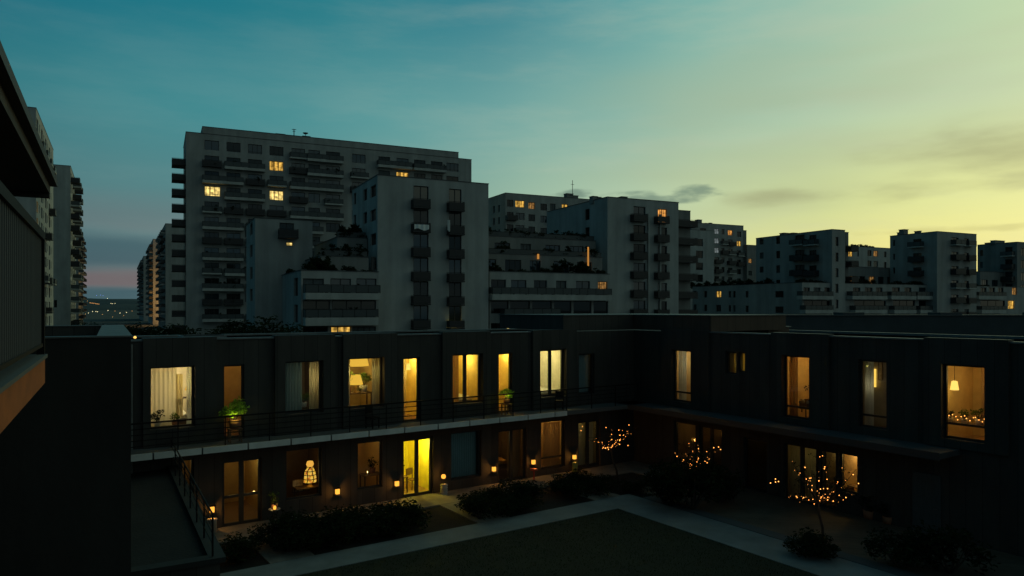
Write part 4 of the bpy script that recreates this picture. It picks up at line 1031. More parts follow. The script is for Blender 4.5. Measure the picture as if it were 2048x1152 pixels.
house_plant(FL.world(r[0] + w_ * .5, .62, za - .02), .35, 'small pot plant in front of the cone shaded lamp', LEAFG, 120, BRASS)
r = near_window(FL, HOL_L, 810, 837, 718, 833, z0=UF - .02, lab='narrow balcony door with a bright yellow room', name='door')
room(FL, r, .45, .5, UF, UC, 2.2, P_YEL, FLOORW); light_in(FL, r[1] + .1, 1.4, 6.2, WARM, 38)
w_ = r[1] - r[0]
curtain(FL, r[0] - .1, r[0] + w_ * .65, UF + .05, 6.4, .75, C_YEL, 'pale yellow curtain inside the narrow bright balcony door')
pendant(FL, r[1] - .06, .9, 6.5, .55, 'small glowing wall side lamp inside the bright balcony door', .28, .07, .11)
r = near_window(FL, HOL_L, 905, 960, 711, 803, mull=1, ft=.08, lab='two leaf window with a brown curtain and a yellow wall')
room(FL, r, .4, .4, UF, UC, 2.4, P_YEL, FLOORW); light_in(FL, r[1] - .1, 1.7, 6.0, WARM, 42)
w_ = r[1] - r[0]
curtain(FL, r[0] - .1, r[0] + w_ * .40, UF + .3, 6.4, .5, C_BRN, 'brown curtain in the left leaf of the two leaf yellow window')
cushion_bed(FL, r[0] + w_ * .3, 1.0, UF + .2, 1.2, 1.5, 'low bed with a white pillow in the room with the brown curtain', WHITE)
r = near_window(FL, HOL_L, 1000, 1022, 709, 815, z0=UF - .02, lab='narrow balcony door with a picture on a yellow wall', name='door')
room(FL, r, .5, .6, UF, UC, 2.0, P_YEL, FLOORW); light_in(FL, r[1] + .2, 1.3, 6.2, WARM, 34)
picture(FL, r[0] + .12, WTH + 2.0 - .004, 5.4, .38, .5, 'small framed picture on the yellow wall seen through the narrow door')
lamp(FL, r[0] + .2, 1.6, 4.5, 'small bright table lamp under the framed picture', .25, .1, .16, .25, SHADEB); table(FL, r[0] + .2, 1.6, UF, .5, .4, 1.05, 'little cabinet table under the framed picture')
r = near_window(FL, HOL_L, 1080, 1126, 702, 789, mull=1, ft=.1, lab='two leaf window with a cream lit room')
room(FL, r, .5, .4, UF, UC, 2.2, P_WHITE, FLOORW); light_in(FL, r[0] + .8, 1.5, 6.2, (1, .78, .28), 44)
cushion_bed(FL, r[0] - .2, .9, UF + .2, 2.4, 1.3, 'white covered bed in the cream lit room', WHITE)
r = near_window(FL, HOL_L, 1160, 1187, 710, 786, lab='unlit window with a teal curtain')
room(FL, r, .3, .3, UF, UC, 1.5, P_GREY, FLOORW); curtain(FL, r[0] - .1, r[1] + .1, UF + .3, 6.4, .5, C_BLUE, 'teal grey curtain in the unlit upper window beside the corner')

# ------------- ground floor, left wing
r = near_window(FL, HOL_L, 366, 384, 922, 1056, z0=.03, lab='dim tall window behind the terrace handrail')
room(FL, r, .9, .3, GF, GC, 2, P_OR, FLOORW); light_in(FL, r[0], 1.4, 2.4, AMBER, 2)
r = near_window(FL, HOL_L, 450, 518, 924, 1046, mull=1, trans=.44, ft=.1, z0=.03, lab='double glazed door into a dim amber hall', name='door')
room(FL, r, .4, .4, GF, GC, 3.4, P_OR, FLOORW); light_in(FL, r[1] - .2, 2.6, 2.5, AMBER, 3.2)
pendant(FL, r[0] + .9, 1.5, 2.72, .35, 'dark pendant lamp in the dim amber hall', .12, .05, .2, mat('dark_shade', (.03, .02, .015), .6))
r = near_window(FL, HOL_L, 575, 640, 900, 998, z0=.7, lab='dim window with the stained glass lamp', mull=0)
room(FL, r, .4, .4, GF, GC, 2.4, P_BROWN, FLOORW); light_in(FL, r[1] - .5, 1.6, 2.3, AMBER, .5)
zl = FL.px(620, 965, .75)[1]
sg = empty('stained_glass_lamp', FL.world(FL.px(620, 950, .75)[0], .75, zl), 0, 'tall stained glass lamp glowing orange in the ground floor window', 'lamp')
m_ = MB(); m_.lathe([(.27, .02), (.27, .16), (.22, .5), (.14, .62)], m_stained('stained_glass'), 18); m_.build('lamp_shade', sg, smooth=True)
m_ = MB(); m_.lathe([(.0, .66), (.12, .68), (.16, .78), (.12, .9), (0, .93)], m_emit('stained_globe', (1, .48, .07), 1.0), 14); m_.build('globe', sg, smooth=True)
m_ = MB()
for q in range(7):
    t = q * 2 * math.pi / 7; m_.tube([(.275 * math.cos(t), .275 * math.sin(t), .02), (.28 * math.cos(t + .2), .28 * math.sin(t + .2), .17), (.23 * math.cos(t), .23 * math.sin(t), .5), (.15 * math.cos(t + .2), .15 * math.sin(t + .2), .62)], .020, BLACKM, 5)
for z, rr in ((.02, .275), (.17, .275), (.34, .25), (.5, .228)):
    m_.tube([(rr * math.cos(k * .3927), rr * math.sin(k * .3927), z) for k in range(17)], .018, BLACKM, 5)
m_.tube([(.0, 0, .6), (0, 0, .7)], .05, BLACKM, 8); m_.lathe([(0, -.16), (.16, -.16), (.05, -.08), (.04, .04)], BRASS, 14); m_.build('leading', sg)
ptlight('lamp_bulb', (0, -.4, .5), AMBER, 3, .1, sg)
table(FL, FL.px(616, 965, .8)[0], .8, GF, 1.1, .6, zl - .17 - GF, 'window table under the stained glass lamp')
picture(FL, FL.px(584, 985, 1.2)[0], 1.2, FL.px(590, 985, 1.2)[1], .5, .55, 'yellow lit picture leaning beside the stained glass lamp')
r = near_window(FL, HOL_L, 718, 762, 886, 980, z0=.7, lab='window with a dim ochre room and a candle')
room(FL, r, .5, .5, GF, GC, 2.6, P_OR, FLOORW); light_in(FL, r[0] + .2, 1.5, 2.45, AMBER, 9)
zt = FL.px(738, 948, .9)[1]; table(FL, FL.px(742, 950, .9)[0], .9, GF, .9, .6, zt - GF, 'round edged table with a candle in the dim ochre room')
house_plant(FL.world(FL.px(745, 945, 1.1)[0], 1.1, zt), .75, 'dark house plant on the candle table', LEAFD, 160, TERRA)
cd = empty('candle', FL.world(FL.px(735, 945, .75)[0], .75, zt), 0, 'small burning candle on the table in the dim ochre room', 'candle'); m_ = MB(); m_.lathe([(0, 0), (.03, 0), (.03, .09), (0, .09)], CERAM, 10); m_.build('wax', cd); m_ = MB(); m_.lathe([(0, .1), (.016, .12), (.012, .15), (0, .18)], m_emit('flame', (1, .6, .15), 12), 8); m_.build('flame', cd)
r = near_window(FL, HOL_L, 810, 862, 881, 993, mull=1, ft=.12, z0=.03, lab='double glazed door with a bright lime yellow hall', name='door')
room(FL, r, .3, .3, GF, GC, 2.6, P_GREEN, FLOORW); light_in(FL, r[1] - .45, 1.0, 2.2, (1, .84, .10), 110)
house_plant(FL.world(r[0] + .15, 1.1, .75), 1.0, 'leafy plant inside the bright lime yellow hall', LEAFD, 300, TERRA)
table(FL, r[0] + .25, 1.1, GF, .7, .5, .73, 'dark hall table under the plant in the lime yellow hall')
chair(FL, r[0] + 1.05, 1.4, GF, .3, 'dark wooden chair in the bright lime yellow hall')
r = near_window(FL, HOL_L, 905, 960, 866, 972, z0=.5, lab='dark window with teal grey blind')
room(FL, r, .3, .3, GF, GC, 1.2, P_GREY, FLOORW); curtain(FL, r[0] - .1, r[1] + .1, .5, 2.6, .5, C_BLUE, 'teal grey curtain drawn across the dark ground floor window')
r = near_window(FL, HOL_L, 1000, 1050, 862, 966, mull=1, ft=.1, z0=.03, lab='double glazed door with a dim brown room', name='door')
room(FL, r, .4, .3, GF, GC, 2.2, P_BROWN, FLOORW); light_in(FL, r[0] + .3, 1.4, 1.9, AMBER, 7)
cushion_bed(FL, r[0] - .1, .9, .3, 1.2, 1.2, 'day bed with an orange blanket in the dim brown room', mat('orange_blanket', (.6, .3, .06), .9))
curtain(FL, r[0] + (r[1] - r[0]) * .52, r[1] + .1, .05, 2.6, .55, C_BRN, 'brown curtain in the right leaf of the dim brown door')
r = near_window(FL, HOL_L, 1085, 1128, 844, 935, trans=.22, ft=.08, z0=.35, lab='window with tan curtains on the ground floor')
room(FL, r, .4, .4, GF, GC, 2, P_OR, FLOORW); light_in(FL, r[1] - .3, 1.5, 2.3, AMBER, 14)
w_ = r[1] - r[0]; curtain(FL, r[0] + w_ * .30, r[0] + w_ * .62, .3, 2.6, .5, C_BRN, 'left tan curtain in the ground floor window near the corner'); curtain(FL, r[0] + w_ * .66, r[1] + .1, .3, 2.6, .5, C_BRN, 'right tan curtain in the ground floor window near the corner')
r = near_window(FL, HOL_L, 1160, 1197, 845, 934, mull=1, ft=.13, z0=.1, lab='two leaf dim window beside the inner corner', name='door')
room(FL, r, .3, .3, GF, GC, 1.8, P_GREY, FLOORW); light_in(FL, r[0] + .3, 1.2, 2.4, WARM, 3.5)
curtain(FL, r[0] - .1, r[1] + .1, .1, 2.6, .5, C_SHEER, 'dim sheer curtain in the two leaf window beside the inner corner')

# ------------- right wing, upper floor
def rwin(x0, x1, yt, yb, tr=.18, lab=None): return near_window(FR, HOL_R, x0, x1, yt, yb, trans=tr, ft=.08, lab=lab)
r = rwin(1347, 1382, 703, 801, lab='narrow window with white curtains and an orange strip')
room(FR, r, .3, .4, UF, UC, 2.2, P_OR, FLOORW); light_in(FR, r[0] + .5, 1.3, 5.8, (1, .85, .5), 19); w_ = r[1] - r[0]
curtain(FR, r[0] - .1, r[0] + w_ * .36, UF + .2, 6.4, .5, C_WHT, 'white curtain left of the orange strip in the first right wing window'); curtain(FR, r[0] + w_ * .62, r[1] + .1, UF + .2, 6.4, .5, C_WHT, 'white curtain right of the orange strip in the first right wing window')
r = rwin(1453, 1470, 706, 745, 0, 'small dim window beside the lit slot window')
room(FR, r, .1, .05, UF + .3, UC, 1.5, P_GREY, FLOORW); light_in(FR, (r[0] + r[1]) / 2, 1.2, 5.8, WARM, .8)
r = rwin(1478, 1487, 707, 742, 0, 'small lit slot window with a yellow glow')
room(FR, r, .05, .3, UF + .3, UC, 1.5, P_YEL, FLOORW); light_in(FR, r[1] - .1, 1.1, 5.8, (1, .85, .3), 3)
r = rwin(1569, 1618, 715, 834, lab='window with an orange lit room behind sheer drapes')
room(FR, r, .4, .5, UF, UC, 2.6, P_OR, FLOORW); light_in(FR, r[1] - .3, 1.7, 6.0, AMBER, 34); w_ = r[1] - r[0]
curtain(FR, r[0] - .1, r[0] + w_ * .30, UF + .2, 6.4, .5, C_BRN, 'brown drape in the left of the orange lit right wing window'); curtain(FR, r[0] + w_ * .82, r[1] + .15, UF + .2, 6.4, .5, C_OR, 'orange drape at the right edge of the orange lit right wing window')
cushion_bed(FR, r[0] + .2, .8, UF + .4, 1.5, 1.3, 'bed with blankets in the orange lit right wing room', mat('blue_blanket', (.25, .27, .27), .9))
house_plant(FR.world(r[0] + w_ * .6, 1.0, 4.5), .8, 'small house plant in the orange lit right wing room', LEAFD, 140, TERRA); table(FR, r[0] + w_ * .6, 1.0, UF, .5, .5, 1.02, 'plant stand in the orange lit right wing room')
r = rwin(1720, 1769, 724, 853, lab='dim window with a bright yellow strip of light')
room(FR, r, 1.5, .2, UF, UC, 2.2, P_GREY, FLOORW); light_in(FR, r[0] + .1, .9, 5.4, SOFT, 5); w_ = r[1] - r[0]
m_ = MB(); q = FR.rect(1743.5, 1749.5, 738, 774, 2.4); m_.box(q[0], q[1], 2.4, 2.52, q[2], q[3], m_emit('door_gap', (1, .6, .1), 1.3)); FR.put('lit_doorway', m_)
picture(FR, FR.px(1756, 760, 2.5)[0], 2.52, FR.px(1756, 760, 2.5)[1], .2, .9, 'narrow picture beside the yellow strip in the dim right wing room')
curtain(FR, r[0] - .1, r[0] + w_ * .28, UF + .2, 6.4, .5, C_WHT, 'white curtain left in the dim right wing window'); 
r = rwin(1890, 1967, 734, 877, .20, 'big window with a pendant lamp and fairy lights')
room(FR, r, .5, .7, UF, UC, 3.0, P_OR, FLOORW); light_in(FR, r[0] + .9, 1.8, 5.9, AMBER, 30); w_ = r[1] - r[0]
a_, z_ = FR.px(1909, 765, 1.0); pendant(FR, a_, 1.0, UC - .02, UC - .02 - z_ - .05, 'glowing pendant lamp hanging in the big right window', .33, .10, .15)
curtain(FR, r[1] - w_ * .35, r[1] + .2, UF + .7, 6.4, .9, C_BRN, 'brown drape at the right of the big window with the pendant lamp')
a_, z_ = FR.px(1930, 846, .9); table(FR, a_, .9, UF, 1.9, .6, z_ - UF, 'table crowded with plants behind the big right window')
for k in range(3): house_plant(FR.world(a_ - .5 + k * .5, .85, z_), .55 + .1 * k, ('small', 'medium', 'largest')[k] + ' plant on the crowded table behind the big right window', LEAFG if k else LEAFD, 150, CERAM)
BULBW = m_emit('fairy_bulb', (1, .36, .07), 4.0)
bs = MB(); bs.lathe([(0, -.024), (.017, -.017), (.024, 0), (.017, .017), (0, .024)], BULBW, 8); BULB = bs.mesh('bulb')
fl = empty('fairy_lights', FR.world(a_ - .9, .6, z_), FR.ang(), 'string of fairy lights along the table in the big right window', 'string lights')
pts = [(i * .1, .05 * math.sin(i * 2.1), .12 + .18 * abs(math.sin(i * .8)) + (.25 * (1 - i / 5) if i < 5 else 0)) for i in range(19)]
m_ = MB(); m_.tube(pts, .005, BLACKM, 4); m_.build('wire', fl)
for p in pts: link('bulb', BULB, fl, p).scale = (.8, .8, .8)

# ------------- right wing, ground floor
def rgrd(x0, x1, yt, yb, wall, col, w, mull=0, z0=.05, lab=None, cur=None, name='window'):
    r = near_window(FR, HOL_R, x0, x1, yt, yb, mull=mull, ft=.09, z0=z0, lab=lab, name=name)
    room(FR, r, .25, .25, GF, GC, 1.8, wall, FLOORW)
    if w: light_in(FR, (r[0] + r[1]) / 2, 1.3, 2.3, col, w)
    if cur: curtain(FR, r[0] - .1, r[1] + .1, .1, 2.6, .5, cur[0], cur[1])
    return r
rgrd(1350, 1388, 848, 960, P_BROWN, AMBER, 3.0, lab='dim brown ground floor window near the inner corner')
rgrd(1400, 1440, 858, 968, P_BROWN, AMBER, 1.2, mull=1, lab='dark glazed door beside the lit tree', name='door')
rgrd(1490, 1530, 882, 985, P_BROWN, WARM, .25, lab='dark ground floor window right of the middle lit tree')
rgrd(1570, 1632, 895, 1006, P_GREY, WARM, 2.6, mull=1, lab='dim two leaf window behind the lit tree', cur=(C_SHEER, 'sheer curtain in the dim window behind the front lit tree'))
rgrd(1636, 1668, 905, 1018, P_BROWN, AMBER, 2.0, lab='dim narrow window behind the lit tree')
r = rgrd(1681, 1711, 911, 985, P_YEL, AMBER, 24, z0=.9, lab='amber lit window behind the lit tree')
table(FR, (r[0] + r[1]) / 2, .8, GF, .8, .5, 1.05, 'table with plants in the amber lit ground floor room')
m_ = MB(); q = FR.rect(1826, 1882, 945, 1062); m_.box(0, q[1] - q[0], -.05, -.004, .05, 2.3, mat('pale_door', (.06, .075, .08), .6, (3, .2, (6, 1, 1)))); dd = FR.put('door', m_, q[0], 0, 0); dd['label'] = 'pale grey solid door'
m_ = MB(); m_.tube([(q[1] - q[0] - .12, -.06, 1.05), (q[1] - q[0] - .12, -.1, 1.05), (q[1] - q[0] - .24, -.1, 1.05)], .012, GREYM, 6); m_.build('handle', dd)

# ------------- walls, roofs, slabs of the courtyard building
b = MB()
aL = lambda px: FL.px(px, 700)[0]
FL.wall(b, 0, LW, 0, RZ, HOL_L, CLAD, WTH)
FR.wall(b, 0, RW, 0, RZ, HOL_R, CLAD, WTH)
WD = 10.0
b.quad([(-LW, WD, 0), (-LW, WD, RZ - .2), (WD, WD, RZ - .2), (WD, WD, 0)], CLAD); b.quad([(WD, -RW, 0), (WD, WD, 0), (WD, WD, RZ - .2), (WD, -RW, RZ - .2)], CLAD)
b.quad([(-LW, 0, 0), (-LW, WD, 0), (-LW, WD, RZ - .2), (-LW, 0, RZ)], CLAD); b.quad([(0, -RW, 0), (WD, -RW, 0), (WD, -RW, RZ - .2), (0, -RW, RZ)], CLAD)
b.build('wall', T)
b = MB(); zr = RZ - .35
b.box(-LW + .02, -.001, WTH, WD - .02, zr - .2, zr, ROOFM); b.box(WTH, WD - .02, -RW + .02, -.001, zr - .2, zr, ROOFM); b.box(-.0005, WD - .02, .0005, WD - .02, zr - .2, zr, ROOFM)
b.build('roof', T)
# bays standing 18 cm proud of the upper floor
def bayr(fac, x0, x1, hol, out=.16):
    bay = MB()
    a0, a1 = fac.px(x0, 700)[0], fac.px(x1, 700)[0]
    hs = [h for h in hol if h[0] > a0 and h[1] < a1 and h[2] > 3.3]
    fac.wall(bay, a0, a1, SL1 + .005, RZ + .12, hs, CLAD, out - .002, d=-out)
    P0 = fac.pt
    bay.quad([P0(a0, -out, SL1 + .005), P0(a0, -out, RZ + .12), P0(a0, .3, RZ + .12), P0(a0, .3, SL1 + .005)], CLAD)
    bay.quad([P0(a1, -out, RZ + .12), P0(a1, -out, SL1 + .005), P0(a1, .3, SL1 + .005), P0(a1, .3, RZ + .12)], CLAD)
    bay.quad([P0(a0, -out, RZ + .12), P0(a1, -out, RZ + .12), P0(a1, .3, RZ + .12), P0(a0, .3, RZ + .12)], DARKCOP)
    bay.build('bay', CB)
for x0, x1 in ((285, 432), (548, 668), (684, 792), (882, 978), (1062, 1150)): bayr(FL, x0, x1, HOL_L)
for x0, x1 in ((1325, 1420), (1545, 1660), (1850, 2020)): bayr(FR, x0, x1, HOL_R, .12)
# copings: pale zinc edges front and back
b = MB()
b.box(0, LW - 5.2, -.05, .3, RZ + .001, RZ + .06, GREYM); FL.put('coping', b, 0, 0, .12 - .12)
b = MB(); b.box(0, LW, WD - .3, WD + .05, RZ - .2, RZ - .12, GREYM); FL.put('coping', b)
b = MB(); b.box(5.0, RW, -.05, .3, RZ + .001, RZ + .06, GREYM); FR.put('coping', b)
b = MB(); b.box(2, RW, WD - .3, WD + .05, RZ - .2, RZ - .08, GREYM); FR.put('coping', b)
# raised stair block over the corner
aC = FL.px(1127, 640)[0]; bC = FR.px(1422, 640)[0]; zC = 8.12
b = MB(); x0 = aC - LW
b.box(x0, -.02, .02, 6, RZ + .062, zC, CLAD); b.box(-.019, 6, -bC, 6, RZ + .062, zC, CLADB)
b.build('stair_block', T)
b = MB(); b.box(x0 - .05, 6.05, -.03, 6.05, zC + .001, zC + .05, DARKCOP); b.box(-.06, 6.05, -bC - .05, -.031, zC + .001, zC + .05, DARKCOP); b.build('coping', T)
# left balcony slab with its pale edge panels
OUT = 1.2; aS = aL(1128)
b = MB(); b.box(0, LW, -OUT, -.003, SL0, SL1 - .02, mat('slab_concrete', (.10, .10, .10), .9)); sl = FL.put('balcony', b)
b = MB(); x = 0
aEnd = FL.px(1133, 828, -OUT)[0]; step = 1.62
while x < aEnd - .1:
    b.box(x + .03, min(x + step - .03, aEnd), -OUT - .05, -OUT - .002, SL0 - .01, SL1 + .0, mat('edge_panel', (.66, .64, .61), .6, (1.5, .15, (1, 1, 1)))); x += step
b.build('edge_panel', sl)
b = MB(); rl = LW
for z in (.25, .45, .65, .85): b.tube([(0, -OUT + .06, SL1 + z), (rl - 1, -OUT + .06, SL1 + z)], .019, BLACKM, 6)
b.box(0, rl - 1, -OUT + .02, -OUT + .10, SL1 + 1.03, SL1 + 1.085, BLACKM)
ra = b.build('railing', sl)
for i in range(21):
    q = MB(); q.box(i * 1.62 + .8, i * 1.62 + .832, -OUT + .045, -OUT + .08, SL1 - .02, SL1 + 1.029, BLACKM); q.build('post', sl)
# right wing canopy slab
a1 = FR.px(1878, 918, -1.55)[0]
b = MB(); OUTR = 1.55
b.box(0, a1, -OUTR, -.003, SL0, SL1 - .02, mat('canopy_dark', (.055, .06, .065), .7, (1, .2, (1, 1, 1)))); b.box(0, a1 + .02, -OUTR - .04, -OUTR - .001, SL0 - .03, SL1 + .02, mat('canopy_edge', (.04, .045, .05), .5)); FR.put('canopy', b)
# downpipe on the left
b = MB(); a = FL.px(262, 800)[0]; b.tube([FL.loc(a, -.1, .1), FL.loc(a, -.1, RZ - .1)], .05, GREYM, 8); b.build('downpipe', T)
# roof furniture: skylight on the left roof, pole and brace on the right
q = FL.px(405, 681, 2.2); sk = MB(); sk.box(0, 1.7, 0, 1.0, -.3, .12, GREYM); sk.box(.08, 1.62, .08, .92, .121, .15, GLD[1]); FL.put('skylight', sk, q[0] - .8, 2, zr + .32)
q = FR.px(1542, 655, 8); b = MB(); b.tube([(0, 0, -.3), (0, 0, 1.0)], .03, GREYM, 6); b.tube([(.9, 0, 1.25), (0, 0, .1)], .035, GREYM, 6); FR.put('roof_bracket', b, q[0], 8, RZ - .4)
q = FR.px(1470, 657, 5); b = MB(); b.box(-1.2, 2.2, 0, 1.8, -.35, .18, CLADB); b.box(-1.28, 2.28, -.08, 1.88, .181, .23, GREYM); FR.put('roof_hatch', b, q[0], 5, RZ)
# things on the left balcony
house_plant(FL.world(FL.px(470, 815, -.75)[0], -.75, 3.95), 1.2, 'round bright green plant on the balcony before the ochre door', LEAFB, 700, TERRA)
table(FL, FL.px(470, 815, -.75)[0], -.75, SL1, .5, .4, .53, 'low balcony stand under the round bright green plant')
ptlight('plant_fill_light', FL.loc(FL.px(470, 815, -.75)[0] - .05, -.95, 4.42), (1, 1, .2), 4, .05, CB)  # added lamp without a fixture, brightens the round plant
house_plant(FL.world(FL.px(1013, 780, -.6)[0], -.6, 3.95), .85, 'smaller green plant on the balcony before the door with the picture', LEAFB, 500, TERRA)
table(FL, FL.px(1013, 790, -.6)[0], -.6, SL1, .45, .4, .53, 'low balcony stand under the smaller green plant')
ptlight('plant_fill_light', FL.loc(FL.px(1013, 780, -.6)[0] - .05, -.78, 4.35), (1, 1, .2), 2.5, .05, CB)  # likewise an added, fixtureless lamp to brighten the smaller plant
chair(FL, FL.px(1118, 770, -.6)[0], -.6, SL1, 2.6, 'dark garden chair on the balcony before the cream lit window', BLACKM); chair(FL, FL.px(745, 800, -.6)[0], -.6, SL1, .4, 'dark garden chair on the balcony before the plant filled window', BLACKM)

# wall lamps and what stands beneath them
LANT = m_emit('lantern_glow', (1, .42, .05), 1.5)
wl = []
for px, py, lb in ((424, 1019, 'leftmost small amber wall lamp beside the terrace handrail'), (675, 983, 'small amber wall lamp right of the stained glass lamp'), (794, 967, 'small amber wall lamp left of the lime yellow door'), (988, 938, 'small amber wall lamp left of the dim brown door'), (1067, 924, 'small amber wall lamp over the red post'), (1149, 914, 'last small amber wall lamp before the inner corner')):
    a, z = FL.px(px, py, -.12)
    o = empty('wall_lamp', FL.world(a, 0, z), FL.ang(), lb, 'wall lamp', 'small amber lamps along the ground floor wall')
    q = MB(); q.box(-.06, .06, -.03, -.003, -.1, .1, BLACKM); q.box(-.12, .12, -.22, -.031, .125, .15, BLACKM); q.box(-.11, .11, -.21, -.03, -.14, -.125, BLACKM); q.build('bracket', o)
    q = MB(); q.box(-.075, .075, -.185, -.05, -.10, .10, LANT); q.build('lantern', o)
    ptlight('lamp_bulb', (0, -.26, -.02), (1, .42, .07), 9, .06, o)
a, z = FL.px(887, 953, -.3)
o = empty('globe_lamp', FL.world(a, -.3, z), 0, 'round amber globe lamp hanging over the stacked stone pedestal', 'lamp'); q = MB(); q.lathe([(0, -.11), (.08, -.08), (.11, 0), (.08, .08), (0, .11)], LANT, 14); q.build('globe', o, smooth=True); q = MB(); q.tube([(0, 0, .1), (0, 0, .32), (0, 0, .36)], .015, BLACKM, 6); q.tube([(0, 0, .34), (.1, .27, .34)], .015, BLACKM, 6); q.build('bracket', o); ptlight('lamp_bulb', (0, -.2, 0), (1, .45, .08), 5, .06, o)
def pedestal(px, pyt, d, r, prof, m, label, name='pedestal', cat='pedestal'):
    a, z = FL.px(px, pyt, d); o = tag(MB_lathe(prof(z, r), m).build(name, None, FL.world(a, d, 0), 0, True), label, cat); return o
def MB_lathe(p, m): q = MB(); q.lathe(p, m, 18); return q
STONE = mat('pale_stone', (.42, .40, .36), .8, (5, .2, (1, 1, 1)))
pedestal(424, 1038, -.45, .17, lambda z, r: [(0, 0), (r, 0), (r, z - .04), (r * 1.15, z - .03), (r * 1.15, z), (0, z)], STONE, 'pale round pedestal under the leftmost wall lamp')
pedestal(888, 968, -.45, .15, lambda z, r: sum([[(r, k * z / 5), (r * 1.15, k * z / 5 + z * .05), (r * 1.15, k * z / 5 + z * .12), (r * .9, k * z / 5 + z * .17)] for k in range(5)], []) + [(r * 1.1, z - .01), (0, z)], STONE, 'ringed stone pedestal under the round globe lamp')
pedestal(1068, 938, -.5, .04, lambda z, r: [(0, 0), (.16, 0), (r, .05), (r, z - .1), (.2, z - .05), (.2, z), (0, z)], mat('red_post', (.35, .05, .04), .6), 'thin red post stand under the wall lamp', 'post_stand', 'stand')
pedestal(1150, 925, -.5, .12, lambda z, r: [(0, 0), (r, 0), (r * 1.2, z), (0, z)], mat('green_pot', (.2, .25, .06), .7), 'small green tub under the last wall lamp', 'tub', 'tub')
a, z = FL.px(549, 1017, -.9)
o = empty('plant_stand', FL.world(a, -.9, 0), 0, 'thin legged round stand carrying the lamp lit plant', 'stand')
q = MB(); q.lathe([(0, z - .03), (.22, z - .03), (.22, z), (0, z)], STONE, 18); q.build('table_top', o)
for k in range(3):
    q = MB(); q.tube([(.15 * math.cos(k * 2.1), .15 * math.sin(k * 2.1), z - .031), (.05 * math.cos(k * 2.1), .05 * math.sin(k * 2.1), z * .5), (.18 * math.cos(k * 2.1), .18 * math.sin(k * 2.1), 0)], .014, BLACKM, 6); q.build('leg', o)
house_plant(FL.world(a, -.9, z), .72, 'small plant lit amber from below on the thin legged stand', LEAFG, 130, TERRA)
o = empty('lantern', FL.world(a - .05, -1.1, z), 0, 'small glowing lantern beside the plant on the thin legged stand', 'lantern'); q = MB(); q.lathe([(0, .02), (.05, .02), (.06, .1), (.03, .16), (0, .17)], LANT, 12); q.build('glass', o, smooth=True); q = MB(); q.lathe([(0, 0), (.06, 0), (.06, .018), (0, .018)], BLACKM, 12); q.tube([(0, 0, .17), (0, 0, .22)], .02, BLACKM, 6); q.build('base', o); ptlight('lamp_bulb', (0, -.15, .15), AMBER, 2.5, .05, o)

# ================================================================== COURTYARD GROUND
TA = R(90 - HD)
def cw(x, y, z=0): return Vector((C0.x + math.cos(TA) * x - math.sin(TA) * y, C0.y + math.sin(TA) * x + math.cos(TA) * y, z))
def sheet(name, x0, x1, y0, y1, z, m, kind='structure', th=None):
    q = MB()
    if th: q.box(x0, x1, y0, y1, z - th, z, m)
    else: q.quad([(x0, y0, z), (x1, y0, z), (x1, y1, z), (x0, y1, z)], m)
    return tag(q.build(name, None, (C0.x, C0.y, 0), TA), kind=kind)
GRASSM = mat('lawn_green', (.017, .020, .009), 1, (1.2, .3, (1, 1, 1)), bump=(60, .8))
PATHM = mat('path_paving', (.15, .165, .17), .85, (.9, .22, (1, 1, 1)), bump=(25, .3))
SLABM = mat('terrace_slabs', (.17, .155, .135), .8, (1.4, .3, (1, 1, 1)), bump=(18, .4)); DECKM = m_clad('deck_boards', (.10, .075, .055), .14)
SOIL = mat('soil', (.009, .0085, .007), 1, (4, .4, (1, 1, 1)), bump=(20, .8))
sheet('soil', -40, -.0, -40, 0, .004, SOIL)
sheet('lawn', -36, -7.25, -38, -6.6, .03, GRASSM, th=.02)
sheet('path', -36, -5.2, -6.6, -5.1, .05, PATHM, th=.04)
sheet('path', -7.25, -5.2, -38, -6.601, .05, PATHM, th=.04)
sheet('terrace_paving', -34, -.02, -1.9, -.02, .06, SLABM, th=.05)
sheet('deck', -4.6, -.02, -24, -4.2, .06, DECKM, th=.05)
sheet('kerb', -5.2, -4.61, -26, -6.0, .07, mat('kerb_stone', (.07, .075, .08), .9), th=.06)
for px in (505, 868, 1080, 1235):                                  # stepping ways to the doors
    a = FL.px(px, 990, 0)[0] - LW
    sheet('path', a - .75, a + .75, -5.09, -1.91, .055, SLABM, th=.045)
# grass blades: one object
q = MB(); rn = random.Random(9); GB = m_leaf('grass_blade', (.020, .026, .009)); k = q.mi(GB)
for i in range(26000):
    x = rn.uniform(-22, -7.3); y = rn.uniform(-24, -6.65); h = rn.uniform(.03, .07); t = rn.uniform(0, 3.14); dx, dy = .008 * math.cos(t), .008 * math.sin(t); j = len(q.v)
    q.v += [(x - dx, y - dy, .03), (x + dx, y + dy, .03), (x + rn.uniform(-.03, .03), y + rn.uniform(-.03, .03), .03 + h)]; q.f.append((j, j + 1, j + 2)); q.m.append(k)
tag(q.build('grass', None, (C0.x, C0.y, 0), TA), 'short dark lawn grass in the middle of the courtyard', 'grass', kind='stuff')

